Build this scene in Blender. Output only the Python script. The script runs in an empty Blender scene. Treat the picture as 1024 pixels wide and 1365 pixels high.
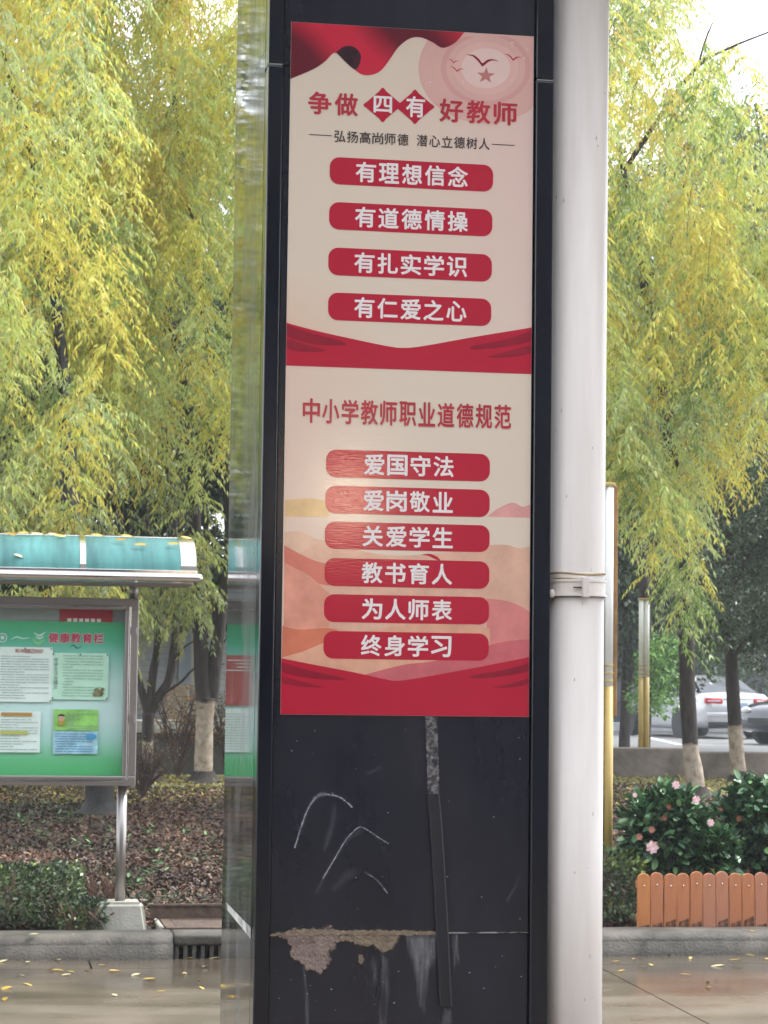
import bpy, bmesh, math, random
import numpy as np
from mathutils import Vector, Matrix, noise
PI = math.pi
random.seed(7)
rng = np.random.default_rng(11)
SC = bpy.context.scene
COL = SC.collection

# ------------------------------------------------------------------ camera
F_PX, YAW, PITCH, ROLL, EYE = 3068.0, 0.16913, 0.076565, -0.012366, 1.55
_R = Vector((math.cos(YAW), -math.sin(YAW), 0))
_F = Vector((math.sin(YAW) * math.cos(PITCH), math.cos(YAW) * math.cos(PITCH), math.sin(PITCH)))
_U = _R.cross(_F)
CR = _R * math.cos(ROLL) - _U * math.sin(ROLL)
CU = _U * math.cos(ROLL) + _R * math.sin(ROLL)
cam_d = bpy.data.cameras.new('camera')
cam = bpy.data.objects.new('camera', cam_d)
COL.objects.link(cam)
SC.camera = cam
cam_d.sensor_fit = 'VERTICAL'
cam_d.sensor_height = 24.0
cam_d.lens = 24.0 * F_PX / 1365.0
cam_d.clip_start, cam_d.clip_end = 0.1, 900
cam.matrix_world = Matrix(((CR.x, CU.x, -_F.x, 0), (CR.y, CU.y, -_F.y, 0), (CR.z, CU.z, -_F.z, EYE), (0, 0, 0, 1)))
cam_d.dof.use_dof = True
cam_d.dof.focus_distance = 6.0
cam_d.dof.aperture_fstop = 13

# ------------------------------------------------------------------ world, sun, exposure
SUN_EL, SUN_AZ = math.radians(52), math.radians(80)      # azimuth from +Y towards +X
w = bpy.data.worlds.new('World'); SC.world = w; w.use_nodes = True
nt = w.node_tree; nt.nodes.clear()
sky = nt.nodes.new('ShaderNodeTexSky'); sky.sky_type = 'NISHITA'; sky.sun_disc = False
sky.sun_elevation = SUN_EL; sky.sun_rotation = SUN_AZ
sky.air_density = 1.0; sky.dust_density = 1.0; sky.ozone_density = 1.0
hs = nt.nodes.new('ShaderNodeHueSaturation'); hs.inputs['Saturation'].default_value = 0.18
bg = nt.nodes.new('ShaderNodeBackground'); bg.inputs['Strength'].default_value = 0.15
wo = nt.nodes.new('ShaderNodeOutputWorld')
nt.links.new(sky.outputs[0], hs.inputs['Color']); mxw = nt.nodes.new('ShaderNodeMixRGB'); mxw.inputs[0].default_value = .6; mxw.inputs[2].default_value = (5.0, 5.3, 5.9, 1)   # even cloud deck
nt.links.new(hs.outputs[0], mxw.inputs[1]); nt.links.new(mxw.outputs[0], bg.inputs['Color']); nt.links.new(bg.outputs[0], wo.inputs['Surface'])
sd = bpy.data.lights.new('sun', 'SUN'); sd.energy = 1.4; sd.angle = math.radians(14); sd.color = (1, 0.98, 0.96)
so = bpy.data.objects.new('sun', sd); COL.objects.link(so)
sdir = Vector((math.sin(SUN_AZ) * math.cos(SUN_EL), math.cos(SUN_AZ) * math.cos(SUN_EL), math.sin(SUN_EL)))
so.rotation_euler = sdir.to_track_quat('Z', 'Y').to_euler()
SC.view_settings.view_transform = 'Standard'; SC.view_settings.look = 'None'
SC.view_settings.gamma = 1; SC.view_settings.use_curve_mapping = False
SC.view_settings.exposure = 1.87
SC.render.engine = 'CYCLES'
SC.cycles.use_denoising = True
SC.cycles.max_bounces = 8; SC.cycles.transparent_max_bounces = 12

# ------------------------------------------------------------------ picture -> place helpers
def ray(px, py):
    return (_F + CR * ((px - 512) / F_PX) - CU * ((py - 682.5) / F_PX))
def at(px, py, Y):
    d = ray(px, py); t = Y / d.y
    return Vector((d.x * t, Y, EYE + d.z * t))
def gnd(px, py, z=0.0):
    d = ray(px, py); t = (z - EYE) / d.z
    return Vector((d.x * t, d.y * t, z))
YK = gnd(160, 1279).y                 # front foot of the kerb
KERB_D, KERB_H = 0.30, 0.135
def bed_z(x, y):
    if y < YK + 0.2: return 0.10
    if y > 26.2: return 0.42
    z = 0.10 + 0.036 * (y - YK - .2) + 0.05 * noise.noise(Vector((x * .35, y * .35, 0)))* min(1, (y - YK - .2) / 3)
    return z
def on_bed(px, py):
    d = ray(px, py); t = YK / d.y
    while t < 90:
        p = Vector((0, 0, EYE)) + d * t
        if p.z <= bed_z(p.x, p.y): return Vector((p.x, p.y, bed_z(p.x, p.y)))
        t += 0.05
    return p
def proj(p):
    q = Vector(p) - Vector((0, 0, EYE)); z = q.dot(_F)
    return 512 + F_PX * q.dot(CR) / z, 682.5 - F_PX * q.dot(CU) / z

# ------------------------------------------------------------------ object helpers
WL = {}
def wloc(o): return WL.get(o.name, Vector((0, 0, 0)))
def put(o, parent, world):
    WL[o.name] = Vector(world)
    COL.objects.link(o)
    if parent is not None:
        o.parent = parent; o.location = Vector(world) - wloc(parent)
    else:
        o.location = world
def props(o, label=None, cat=None, group=None, kind=None):
    if label: o['label'] = label
    if cat: o['category'] = cat
    if group: o['group'] = group
    if kind: o['kind'] = kind
    return o
def thing(name, loc, label, cat, group=None):
    o = bpy.data.objects.new(name, None); o.empty_display_size = .1
    put(o, None, Vector(loc)); return props(o, label, cat, group)
def bmobj(name, bm, mat, parent=None, smooth=False, loc=None):
    """bmesh in world coordinates -> ONE object, origin at its parent's (or loc)"""
    o_loc = Vector(loc) if loc is not None else (wloc(parent) if parent is not None else Vector((0, 0, 0)))
    bmesh.ops.translate(bm, verts=bm.verts, vec=-o_loc)
    me = bpy.data.meshes.new(name)
    bm.normal_update(); bm.to_mesh(me); bm.free()
    for m in (mat if isinstance(mat, (list, tuple)) else [mat]): me.materials.append(m)
    if smooth:
        for p in me.polygons: p.use_smooth = True
    o = bpy.data.objects.new(name, me); put(o, parent, o_loc); return o
def meobj(name, me, mat, parent, world, rot=None, scale=None):
    if mat is not None and not me.materials: me.materials.append(mat)
    o = bpy.data.objects.new(name, me); put(o, parent, world)
    if rot is not None: o.rotation_euler = rot
    if scale is not None: o.scale = scale
    return o
def box(bm, x0, x1, y0, y1, z0, z1, bev=0, seg=1):
    r = bmesh.ops.create_cube(bm, size=1)
    vs = r['verts']
    for v in vs:
        v.co = Vector(((x0 + x1) / 2 + v.co.x * (x1 - x0), (y0 + y1) / 2 + v.co.y * (y1 - y0), (z0 + z1) / 2 + v.co.z * (z1 - z0)))
    if bev:
        es = {e for v in vs for e in v.link_edges}
        bmesh.ops.bevel(bm, geom=list(es), offset=bev, segments=seg, affect='EDGES', profile=.5)
def obox(bm, c, ax, ay, az, hx, hy, hz, bev=0, seg=1):
    r = bmesh.ops.create_cube(bm, size=2)
    vs = r['verts']
    for v in vs: v.co = c + ax * (v.co.x * hx) + ay * (v.co.y * hy) + az * (v.co.z * hz)
    if bev:
        es = {e for v in vs for e in v.link_edges}
        bmesh.ops.bevel(bm, geom=list(es), offset=bev, segments=seg, affect='EDGES', profile=.5)
def tube(bm, pts, rad, seg=8, cap=True, wob=0):
    pts = [Vector(p) for p in pts]; n = len(pts)
    rr = rad if isinstance(rad, (list, tuple)) else [rad] * n
    rings = []; prev = None
    for i, p in enumerate(pts):
        d = (pts[min(i + 1, n - 1)] - pts[max(i - 1, 0)]).normalized()
        a = d.orthogonal().normalized() if prev is None else (prev - d * prev.dot(d)).normalized()
        prev = a; b = d.cross(a)
        rings.append([bm.verts.new(p + (a * math.cos(2 * PI * k / seg) + b * math.sin(2 * PI * k / seg)) * rr[i] * (1 + wob * noise.noise(Vector((k * 1.7, p.z * 6, p.x * 3))))) for k in range(seg)])
    for i in range(n - 1):
        for k in range(seg):
            bm.faces.new((rings[i][k], rings[i][(k + 1) % seg], rings[i + 1][(k + 1) % seg], rings[i + 1][k]))
    if cap:
        bm.faces.new(rings[0][::-1]); bm.faces.new(rings[-1])
def smooth_path(pts, sub=5):
    pts = [Vector(p) for p in pts]; out = []
    P = [pts[0]] + pts + [pts[-1]]
    for i in range(1, len(P) - 2):
        for s in range(sub):
            t = s / sub
            out.append(0.5 * ((2 * P[i]) + (-P[i - 1] + P[i + 1]) * t + (2 * P[i - 1] - 5 * P[i] + 4 * P[i + 1] - P[i + 2]) * t * t + (-P[i - 1] + 3 * P[i] - 3 * P[i + 1] + P[i + 2]) * t ** 3))
    out.append(pts[-1]); return out
def lerp_list(a, n):
    return [float(v) for v in np.interp(np.linspace(0, 1, n), np.linspace(0, 1, len(a)), a)]

# ------------------------------------------------------------------ materials
MATS = {}
def mat(name, col=(.5, .5, .5), rough=.5, metal=0, var=0, vscale=8, bump=0, bscale=40, coat=0, col2=None, stretch=None, detail=4, spec=None, rvar=0, trans=0, bdist=.01):
    if name in MATS: return MATS[name]
    m = bpy.data.materials.new(name); m.use_nodes = True; N = m.node_tree.nodes; L = m.node_tree.links
    p = N['Principled BSDF']; p.inputs['Base Color'].default_value = (*col, 1); p.inputs['Roughness'].default_value = rough
    p.inputs['Metallic'].default_value = metal; p.inputs['Coat Weight'].default_value = coat
    if spec is not None: p.inputs['Specular IOR Level'].default_value = spec
    if trans: p.inputs['Transmission Weight'].default_value = trans
    tc = N.new('ShaderNodeTexCoord'); mp = N.new('ShaderNodeMapping'); L.new(tc.outputs['Object'], mp.inputs[0])
    if stretch: mp.inputs['Scale'].default_value = stretch
    if var or rvar:
        nz = N.new('ShaderNodeTexNoise'); nz.inputs['Scale'].default_value = vscale; nz.inputs['Detail'].default_value = detail; nz.inputs['Roughness'].default_value = .62
        L.new(mp.outputs[0], nz.inputs['Vector'])
        cr = N.new('ShaderNodeValToRGB'); cr.color_ramp.elements[0].position = .32; cr.color_ramp.elements[1].position = .68
        c2 = col2 if col2 else tuple(max(0, c * (1 - var)) for c in col); c1 = col if col2 else tuple(c * (1 + var) for c in col)
        cr.color_ramp.elements[0].color = (*c2, 1); cr.color_ramp.elements[1].color = (*c1, 1)
        L.new(nz.outputs['Fac'], cr.inputs[0])
        if var: L.new(cr.outputs[0], p.inputs['Base Color'])
        if rvar:
            mr = N.new('ShaderNodeMapRange'); mr.inputs[1].default_value = .3; mr.inputs[2].default_value = .7; mr.inputs[3].default_value = max(.02, rough - rvar); mr.inputs[4].default_value = min(1, rough + rvar)
            L.new(nz.outputs['Fac'], mr.inputs[0]); L.new(mr.outputs[0], p.inputs['Roughness'])
    if bump:
        n2 = N.new('ShaderNodeTexNoise'); n2.inputs['Scale'].default_value = bscale; n2.inputs['Detail'].default_value = 5
        L.new(mp.outputs[0], n2.inputs['Vector'])
        bp = N.new('ShaderNodeBump'); bp.inputs['Strength'].default_value = bump; bp.inputs['Distance'].default_value = bdist
        L.new(n2.outputs['Fac'], bp.inputs['Height']); L.new(bp.outputs[0], p.inputs['Normal'])
    MATS[name] = m; return m
def leafmat(name, rough=.5, transl=.35, spec=.4):
    m = bpy.data.materials.new(name); m.use_nodes = True; N = m.node_tree.nodes; L = m.node_tree.links
    p = N['Principled BSDF']; p.inputs['Roughness'].default_value = rough; p.inputs['Specular IOR Level'].default_value = spec
    a = N.new('ShaderNodeAttribute'); a.attribute_name = 'Col'; L.new(a.outputs['Color'], p.inputs['Base Color'])
    t = N.new('ShaderNodeBsdfTranslucent'); L.new(a.outputs['Color'], t.inputs['Color'])
    mx = N.new('ShaderNodeMixShader'); mx.inputs[0].default_value = transl
    L.new(p.outputs[0], mx.inputs[1]); L.new(t.outputs[0], mx.inputs[2]); L.new(mx.outputs[0], N['Material Output'].inputs['Surface'])
    return m
def printmat(name, col, rough=.11, var=.04, vs=9, fade=None, stretch=(1, 1, 1)):
    """ink on the glossy poster film: fine horizontal film ripple in the bump"""
    m = mat(name, col, rough, var=var, vscale=vs, stretch=stretch)
    N = m.node_tree.nodes; L = m.node_tree.links; p = N['Principled BSDF']
    tc = N.new('ShaderNodeTexCoord'); mp = N.new('ShaderNodeMapping'); mp.inputs['Scale'].default_value = (30, 30, 260); L.new(tc.outputs['Object'], mp.inputs[0])
    n2 = N.new('ShaderNodeTexNoise'); n2.inputs['Scale'].default_value = 1; n2.inputs['Detail'].default_value = 2; L.new(mp.outputs[0], n2.inputs['Vector'])
    bp = N.new('ShaderNodeBump'); bp.inputs['Strength'].default_value = .5; bp.inputs['Distance'].default_value = .00016
    L.new(n2.outputs['Fac'], bp.inputs['Height']); L.new(bp.outputs[0], p.inputs['Normal'])
    return m
def wearmat(name, col, thresh=.5, scale=30, rough=.8, stretch=(1, 1, 1), soft=.1, bump=.4, col2=None):
    """a stain / scratch whose broken edge comes from noise"""
    m = mat(name, col, rough, var=.2, vscale=scale, bump=bump, bscale=90, col2=col2)
    N = m.node_tree.nodes; L = m.node_tree.links; p = N['Principled BSDF']
    tc = N.new('ShaderNodeTexCoord'); mp = N.new('ShaderNodeMapping'); mp.inputs['Scale'].default_value = stretch; L.new(tc.outputs['Object'], mp.inputs[0])
    nz = N.new('ShaderNodeTexNoise'); nz.inputs['Scale'].default_value = scale; nz.inputs['Detail'].default_value = 8; nz.inputs['Roughness'].default_value = .7
    L.new(mp.outputs[0], nz.inputs['Vector'])
    mr = N.new('ShaderNodeMapRange'); mr.inputs[1].default_value = thresh - soft; mr.inputs[2].default_value = thresh + soft
    L.new(nz.outputs['Fac'], mr.inputs[0]); L.new(mr.outputs[0], p.inputs['Alpha'])
    return m
M_leaf = leafmat('yellowing_leaf', .5, .5)
M_ever = leafmat('evergreen_leaf', .38, .12)
M_litter = leafmat('dry_leaf', .5, .05)
M_gloss = leafmat('camellia_leaf', .28, .1, .5)
M_black = mat('black_stone', (.0135, .0135, .017), .22, var=.25, vscale=3, bump=.12, bscale=6, rvar=.08, bdist=.004)
M_trim = mat('black_trim', (.004, .005, .010), .10, var=.2, vscale=3, bump=.05, bscale=5)
M_seam = mat('pale_seam', (.45, .43, .4), .6)
M_rubber = mat('black_rubber', (.010, .010, .014), .5, var=.3, vscale=20, bump=.2, bscale=50, bdist=.003)
M_pvc = mat('cream_pvc', (.80, .745, .695), .36, var=1, vscale=7, col2=(.71, .645, .59), stretch=(2.5, 2.5, .25), bump=.06, bscale=12, detail=7)
M_seal = mat('yellow_sealant', (.42, .29, .13), .6, var=.3, vscale=40)
M_steel = mat('brushed_steel', (.34, .315, .30), .36, metal=.85, var=.06, vscale=3, stretch=(1, 1, 1))
M_steel2 = mat('polished_steel', (.62, .59, .56), .16, metal=1)
M_conc = mat('kerb_concrete', (.078, .070, .056), .7, var=.55, vscale=5, bump=.6, bscale=60, detail=9)
M_concp = mat('pale_concrete', (.33, .32, .27), .75, var=.18, vscale=6, bump=.4, bscale=60)
M_soil = mat('soil', (.05, .032, .022), .9, var=.5, vscale=3, bump=.8, bscale=20)
M_bark = mat('dark_bark', (.035, .027, .022), .85, var=.5, vscale=18, stretch=(1, 1, .3), bump=.9, bscale=30)
M_lime = mat('limewashed_bark', (.36, .30, .24), .9, var=.3, vscale=22, stretch=(1, 1, .4), bump=.9, bscale=40)
M_asph = mat('lot_asphalt', (.17, .17, .165), .6, var=.2, vscale=3)
M_wpaint = mat('white_paint', (.75, .75, .73), .5)
M_gold = mat('gold_paint', (.42, .30, .09), .5, metal=0, var=.15, vscale=4)
M_wtube = mat('white_tube', (.78, .79, .75), .5, var=.06, vscale=6)

# ================================================================== SETTING
# ---- far ground
bm = bmesh.new()
vs = [bm.verts.new(v) for v in ((-400, -200, -.06), (400, -200, -.06), (400, 600, -.06), (-400, 600, -.06))]
bm.faces.new(vs)
props(bmobj('ground', bm, mat('far_ground', (.12, .11, .08), .9, var=.3, vscale=.2)), kind='structure')

# ---- road: wet concrete slabs with real joints
def road_mat():
    m = mat('wet_concrete', (.185, .145, .105), .44, var=1, vscale=1.3, col2=(.105, .086, .064), detail=9, bump=.12, bscale=120, bdist=.003)
    N = m.node_tree.nodes; L = m.node_tree.links; p = N['Principled BSDF']
    tc = N.new('ShaderNodeTexCoord'); sp = N.new('ShaderNodeSeparateXYZ'); L.new(tc.outputs['Object'], sp.inputs[0])
    mr = N.new('ShaderNodeMapRange'); mr.inputs[1].default_value = YK - 2.2; mr.inputs[2].default_value = YK - .1; L.new(sp.outputs['Y'], mr.inputs[0])
    nz = N.new('ShaderNodeTexNoise'); nz.inputs['Scale'].default_value = 1.3; nz.inputs['Detail'].default_value = 6
    mp = N.new('ShaderNodeMapping'); mp.inputs['Scale'].default_value = (.7, 1.6, 1); L.new(tc.outputs['Object'], mp.inputs[0]); L.new(mp.outputs[0], nz.inputs['Vector'])
    ad = N.new('ShaderNodeMath'); ad.operation = 'MULTIPLY_ADD'; ad.inputs[1].default_value = .42; L.new(mr.outputs[0], ad.inputs[0]); L.new(nz.outputs['Fac'], ad.inputs[2])
    m2 = N.new('ShaderNodeMapRange'); m2.inputs[1].default_value = .42; m2.inputs[2].default_value = .82; m2.inputs[3].default_value = .42; m2.inputs[4].default_value = .09
    L.new(ad.outputs[0], m2.inputs[0]); L.new(m2.outputs[0], p.inputs['Roughness'])
    vg = N.new('ShaderNodeTexNoise'); vg.inputs['Scale'].default_value = 160; vg.inputs['Detail'].default_value = 3; L.new(tc.outputs['Object'], vg.inputs['Vector'])
    gr_ = N.new('ShaderNodeMapRange'); gr_.inputs[1].default_value = .35; gr_.inputs[2].default_value = .65; gr_.inputs[3].default_value = .78; gr_.inputs[4].default_value = 1.2; L.new(vg.outputs['Fac'], gr_.inputs[0])
    # wet concrete is darker in itself
    old = [l for l in L if l.to_socket == p.inputs['Base Color']][0].from_socket
    mx = N.new('ShaderNodeMixRGB'); mx.blend_type = 'MULTIPLY'; L.new(old, mx.inputs[1])
    m3 = N.new('ShaderNodeMapRange'); m3.inputs[1].default_value = .5; m3.inputs[2].default_value = .9; m3.inputs[3].default_value = 0; m3.inputs[4].default_value = 1
    L.new(ad.outputs[0], m3.inputs[0]); L.new(m3.outputs[0], mx.inputs[0]); mx.inputs[2].default_value = (.6, .6, .6, 1)
    mg = N.new('ShaderNodeMixRGB'); mg.blend_type = 'MULTIPLY'; mg.inputs[0].default_value = 1; L.new(mx.outputs[0], mg.inputs[1]); L.new(gr_.outputs[0], mg.inputs[2])
    L.new(mg.outputs[0], p.inputs['Base Color'])
    return m
M_road = road_mat()
j0, j1 = gnd(806, 1293), gnd(945, 1365)
jd = (j1 - j0).normalized()
road = bpy.data.objects.new('road', None); put(road, None, (0, 0, 0)); props(road, kind='structure')
bm = bmesh.new(); box(bm, -60, 90, -30, YK + .1, -.055, -.045); bmobj('road_base', bm, mat('joint_fill', (.03, .028, .024), .9), road)
def line_x(y, off): return j0.x + jd.x / jd.y * (y - j0.y) + off / abs(jd.y)
ys = [-30, -1.5, YK - .42, YK]
offs = [-60, -15, -10.5, -6, -1.5 + 1.5, 4.5, 9, 13.5, 60]
for a in range(3):
    for b in range(8):
        y0, y1 = ys[a] + .006, ys[a + 1] - (.006 if a < 2 else 0)
        if a == 2:   # gutter strip: long slabs square to the kerb
            xs = [-60, -14, -8.6, -4.1, .9 - .3, 5.4, 9.9, 14.4, 60]
            q = [(xs[b] + .005, y0), (xs[b + 1] - .005, y0), (xs[b + 1] - .005, y1), (xs[b] + .005, y1)]
        else:
            q = [(line_x(y0, offs[b] + .005), y0), (line_x(y0, offs[b + 1] - .005), y0), (line_x(y1, offs[b + 1] - .005), y1), (line_x(y1, offs[b] + .005), y1)]
        bm = bmesh.new()
        t = [bm.verts.new((x, y, 0)) for x, y in q]; u = [bm.verts.new((x, y, -.04)) for x, y in q]
        bm.faces.new(t)
        for k in range(4): bm.faces.new((t[k], u[k], u[(k + 1) % 4], t[(k + 1) % 4]))
        bmobj('slab', bm, M_road, road)

# ---- kerb: rounded concrete kerb stones, one of them a storm drain inlet
DX0, DX1 = gnd(233, 1281).x, gnd(325, 1281).x
kerb = bpy.data.objects.new('kerb', None); put(kerb, None, (0, YK, 0)); props(kerb, kind='structure')
def kerb_piece(x0, x1, z0=-.05):
    bm = bmesh.new(); n = 9; prof = [(0.0, z0), (0.0, KERB_H * .55)]
    for k in range(n):
        a = PI / 2 * k / (n - 1); prof.append((.085 - .085 * math.cos(a), KERB_H * .55 + KERB_H * .45 * math.sin(a)))
    prof += [(KERB_D, KERB_H), (KERB_D, z0)]
    m = max(2, int((x1 - x0) / .12)); rings = []
    for i in range(m + 1):
        x = x0 + (x1 - x0) * i / m
        dz = .004 * noise.noise(Vector((x * 3, 0, 1))); dy = .006 * noise.noise(Vector((x * 2.3, 4, 1)))
        rings.append([bm.verts.new((x, YK + y + (dy if y < .2 else 0) + (0.002 * noise.noise(Vector((x * 11, z * 40, 2)))), z + (dz if z > .02 else 0))) for y, z in prof])
    for i in range(m):
        for k in range(len(prof) - 1): bm.faces.new((rings[i][k], rings[i + 1][k], rings[i + 1][k + 1], rings[i][k + 1]))
    bm.faces.new(rings[0]); bm.faces.new(rings[-1][::-1])
    o = bmobj('kerb_stone', bm, M_conc, kerb, smooth=True)
    o.data.shade_smooth() if False else None
    return o
x = -30.0
xs = [-60]
lo, hi = DX0, DX1
cur = lo
left = [lo]
while cur > -8: cur -= 1.96; left.append(cur)
left.append(-60)
for a, b in zip(left[1:], left[:-1]): kerb_piece(a + .003, b - .003)
cur = hi; right = [hi]
while cur < 12: cur += 1.96; right.append(cur)
right.append(90)
for a, b in zip(right[:-1], right[1:]): kerb_piece(a + .003, b - .003)
# inlet: cap over slots
bm = bmesh.new(); box(bm, DX0 + .003, DX1 - .003, YK + .002, YK + KERB_D, .075, KERB_H + .002, .018, 3)
box(bm, DX0 + .003, DX1 - .003, YK + .2, YK + KERB_D - .01, -.15, .074)
bmobj('inlet_cap', bm, M_conc, kerb)
nb = 7
for k in range(nb + 1):
    x = DX0 + .02 + (DX1 - DX0 - .04) * k / nb
    bm = bmesh.new(); box(bm, x - .011, x + .011, YK + .02, YK + .06, -.02, .0745, .004)
    bmobj('inlet_bar', bm, M_conc, kerb)
bm = bmesh.new(); box(bm, DX0 + .003, DX1 - .003, YK + .06, YK + .19, -.03, -.02); bmobj('inlet_floor', bm, mat('drain_dark', (.01, .01, .009), .9), kerb)

# ---- planted bed terrain
def bedmat():
    m = mat('bed_soil', (.055, .036, .024), .95, var=.5, vscale=2.5, bump=.8, bscale=14, detail=8)
    N = m.node_tree.nodes; L = m.node_tree.links; p = N['Principled BSDF']
    tc = N.new('ShaderNodeTexCoord'); sp = N.new('ShaderNodeSeparateXYZ'); L.new(tc.outputs['Object'], sp.inputs[0])
    nz = N.new('ShaderNodeTexNoise'); nz.inputs['Scale'].default_value = .9; nz.inputs['Detail'].default_value = 8; L.new(tc.outputs['Object'], nz.inputs['Vector'])
    ma = N.new('ShaderNodeMath'); ma.operation = 'MULTIPLY_ADD'; ma.inputs[1].default_value = 5; L.new(nz.outputs['Fac'], ma.inputs[0]); L.new(sp.outputs['Y'], ma.inputs[2])
    mr = N.new('ShaderNodeMapRange'); mr.inputs[1].default_value = 24.2; mr.inputs[2].default_value = 26; L.new(ma.outputs[0], mr.inputs[0])
    old = [l for l in L if l.to_socket == p.inputs['Base Color']][0].from_socket
    mx = N.new('ShaderNodeMixRGB'); L.new(mr.outputs[0], mx.inputs[0]); L.new(old, mx.inputs[1]); mx.inputs[2].default_value = (.13, .115, .035, 1)
    L.new(mx.outputs[0], p.inputs['Base Color']); return m
bm = bmesh.new()
ygrid = [YK + KERB_D - .02] + list(np.linspace(YK + .45, 26.2, 50)) + [26.25, 30, 40, 60, 120, 250]
xgrid = [-120, -50, -25] + list(np.linspace(-12, 18, 76)) + [30, 60, 150]
V = [[bm.verts.new((x, y, bed_z(x, y) if y < 26.21 else .42)) for x in xgrid] for y in ygrid]
for i in range(len(ygrid) - 1):
    for j in range(len(xgrid) - 1): bm.faces.new((V[i][j], V[i][j + 1], V[i + 1][j + 1], V[i + 1][j]))
props(bmobj('planting_bed', bm, bedmat(), smooth=True), kind='structure')
LOTZ = .50
bm = bmesh.new()
vs = [bm.verts.new(v) for v in ((6.0, 27.2, LOTZ), (80, 27.2, LOTZ), (120, 90, LOTZ), (7.0, 90, LOTZ))]; bm.faces.new(vs)
props(bmobj('car_park', bm, M_asph), kind='structure')
def groundstrip(a, b, wid, z, m, name, parent=None):
    a, b = Vector(a), Vector(b); d = (b - a).normalized(); n = Vector((-d.y, d.x, 0)) * wid / 2
    bm = bmesh.new(); bm.faces.new([bm.verts.new((p.x, p.y, z)) for p in (a - n, b - n, b + n, a + n)])
    return bmobj(name, bm, m, parent)
for (a, b) in (((840, 978), (908, 993)), ((908, 993), (1040, 994)), ((935, 975), (1060, 976))):
    props(groundstrip(gnd(*a, LOTZ), gnd(*b, LOTZ), .16 if a[0] != 935 else .1, LOTZ + .004, M_wpaint, 'parking_line'), kind='structure')

# ---- porch over the viewer: the pillar carries its ceiling
PY = 5.9
PXL, PXR = at(341.5, 1000, PY).x, at(729.5, 1000, PY).x
PD = .80
bm = bmesh.new(); box(bm, -9, 10, 5.3, 7.6, 4.05, 4.4)
props(bmobj('porch_ceiling', bm, mat('porch_render', (.35, .33, .3), .8, var=.1)), kind='structure')

# unseen dark building added behind the viewer to dim what the glossy stone reflects
sb = thing('building', (0, -9, 0), 'unseen grey building added behind the viewer to dim reflections', 'building')
M_sb = mat('added_dark_render', (.12, .125, .14), .8, var=.1, vscale=1)
bm = bmesh.new(); box(bm, -22, 26, -10, -9, 0, 11.5); bmobj('wall', bm, M_sb, sb)
for fl in range(3):
    for k in range(11):
        x = -20 + k * 4.2; bm = bmesh.new(); box(bm, x, x + 2.4, -9.0 + .002, -8.96, 1 + fl * 3.6, 2.9 + fl * 3.6); wf = bmobj('window', bm, mat('window_frame_grey', (.3, .3, .3), .5), sb)
        bm = bmesh.new(); box(bm, x + .08, x + 2.32, -8.958, -8.95, 1.08 + fl * 3.6, 2.82 + fl * 3.6); bmobj('pane', bm, mat('room_glass', (.02, .025, .03), .1), wf)

# the lit wall lamp on that building whose warm glint shows on the poster film
_d = ray(462, 664); _P = _d * (PY / _d.y) + Vector((0, 0, EYE)); _t2 = (PY + 8.8) / _d.y
LPOS = _P + Vector((_d.x, -_d.y, _d.z)) * _t2
wlamp = thing('wall_lamp', LPOS, 'lit warm round wall lamp on the added building behind the viewer', 'lamp')
bm = bmesh.new(); bmesh.ops.create_uvsphere(bm, u_segments=20, v_segments=12, radius=.12); bmesh.ops.scale(bm, vec=(1, .6, 1), verts=bm.verts); bmesh.ops.translate(bm, vec=LPOS, verts=bm.verts)
_m = bpy.data.materials.new('lamp_glow'); _m.use_nodes = True; _m.node_tree.nodes['Principled BSDF'].inputs['Emission Color'].default_value = (1, .74, .5, 1); _m.node_tree.nodes['Principled BSDF'].inputs['Emission Strength'].default_value = 34
bmobj('globe', bm, _m, wlamp, True)
bm = bmesh.new(); tube(bm, [LPOS + Vector((0, -.2, 0)), LPOS + Vector((0, -.08, 0))], .17, 20); bmobj('mount', bm, mat('lamp_mount', (.2, .2, .2), .5), wlamp)

# ================================================================== PILLAR
seam_z = at(530, 1243.5, PY).z
TRW = at(362.5, 1000, PY).x - PXL
TRR = PXR - at(705, 1000, PY).x
pil = thing('pillar', ((PXL + PXR) / 2, PY + PD / 2, 0), 'black stone clad square pillar with mirror steel left side carrying the red and cream poster', 'pillar')
IX0, IX1 = PXL + TRW, PXR - TRR
bm = bmesh.new(); box(bm, IX0 - .01, IX1 + .01, PY + .004, PY + PD - .01, 0, 4.05); bmobj('core', bm, M_black, pil)
M_stone = mat('black_granite', (.017, .018, .027), .18, var=1, col2=(.007, .008, .015), vscale=3.0, bump=.08, bscale=3, rvar=.1, detail=9, bdist=.004, stretch=(1, 1, .35))
top_seam = at(374, 89, PY).z
for z0, z1 in ((seam_z + .002, top_seam - .0015), (top_seam + .0015, 4.05)):
    bm = bmesh.new(); box(bm, IX0 + .001, IX1 - .001, PY - .012, PY + .003, z0, z1, .0015); bmobj('granite_panel', bm, M_stone, pil)
bm = bmesh.new(); box(bm, IX0 + .001, IX1 - .001, PY - .009, PY + .003, 0, seam_z - .002, .0015); bmobj('granite_panel', bm, M_stone, pil)
bm = bmesh.new(); box(bm, IX0 + .002, IX1 - .002, PY - .0135, PY - .0125, seam_z - .001, seam_z + .0022); bmobj('seam_line', bm, wearmat('seam_grout', (.33, .31, .28), .5, 14, stretch=(1, 1, 1)), pil)
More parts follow.
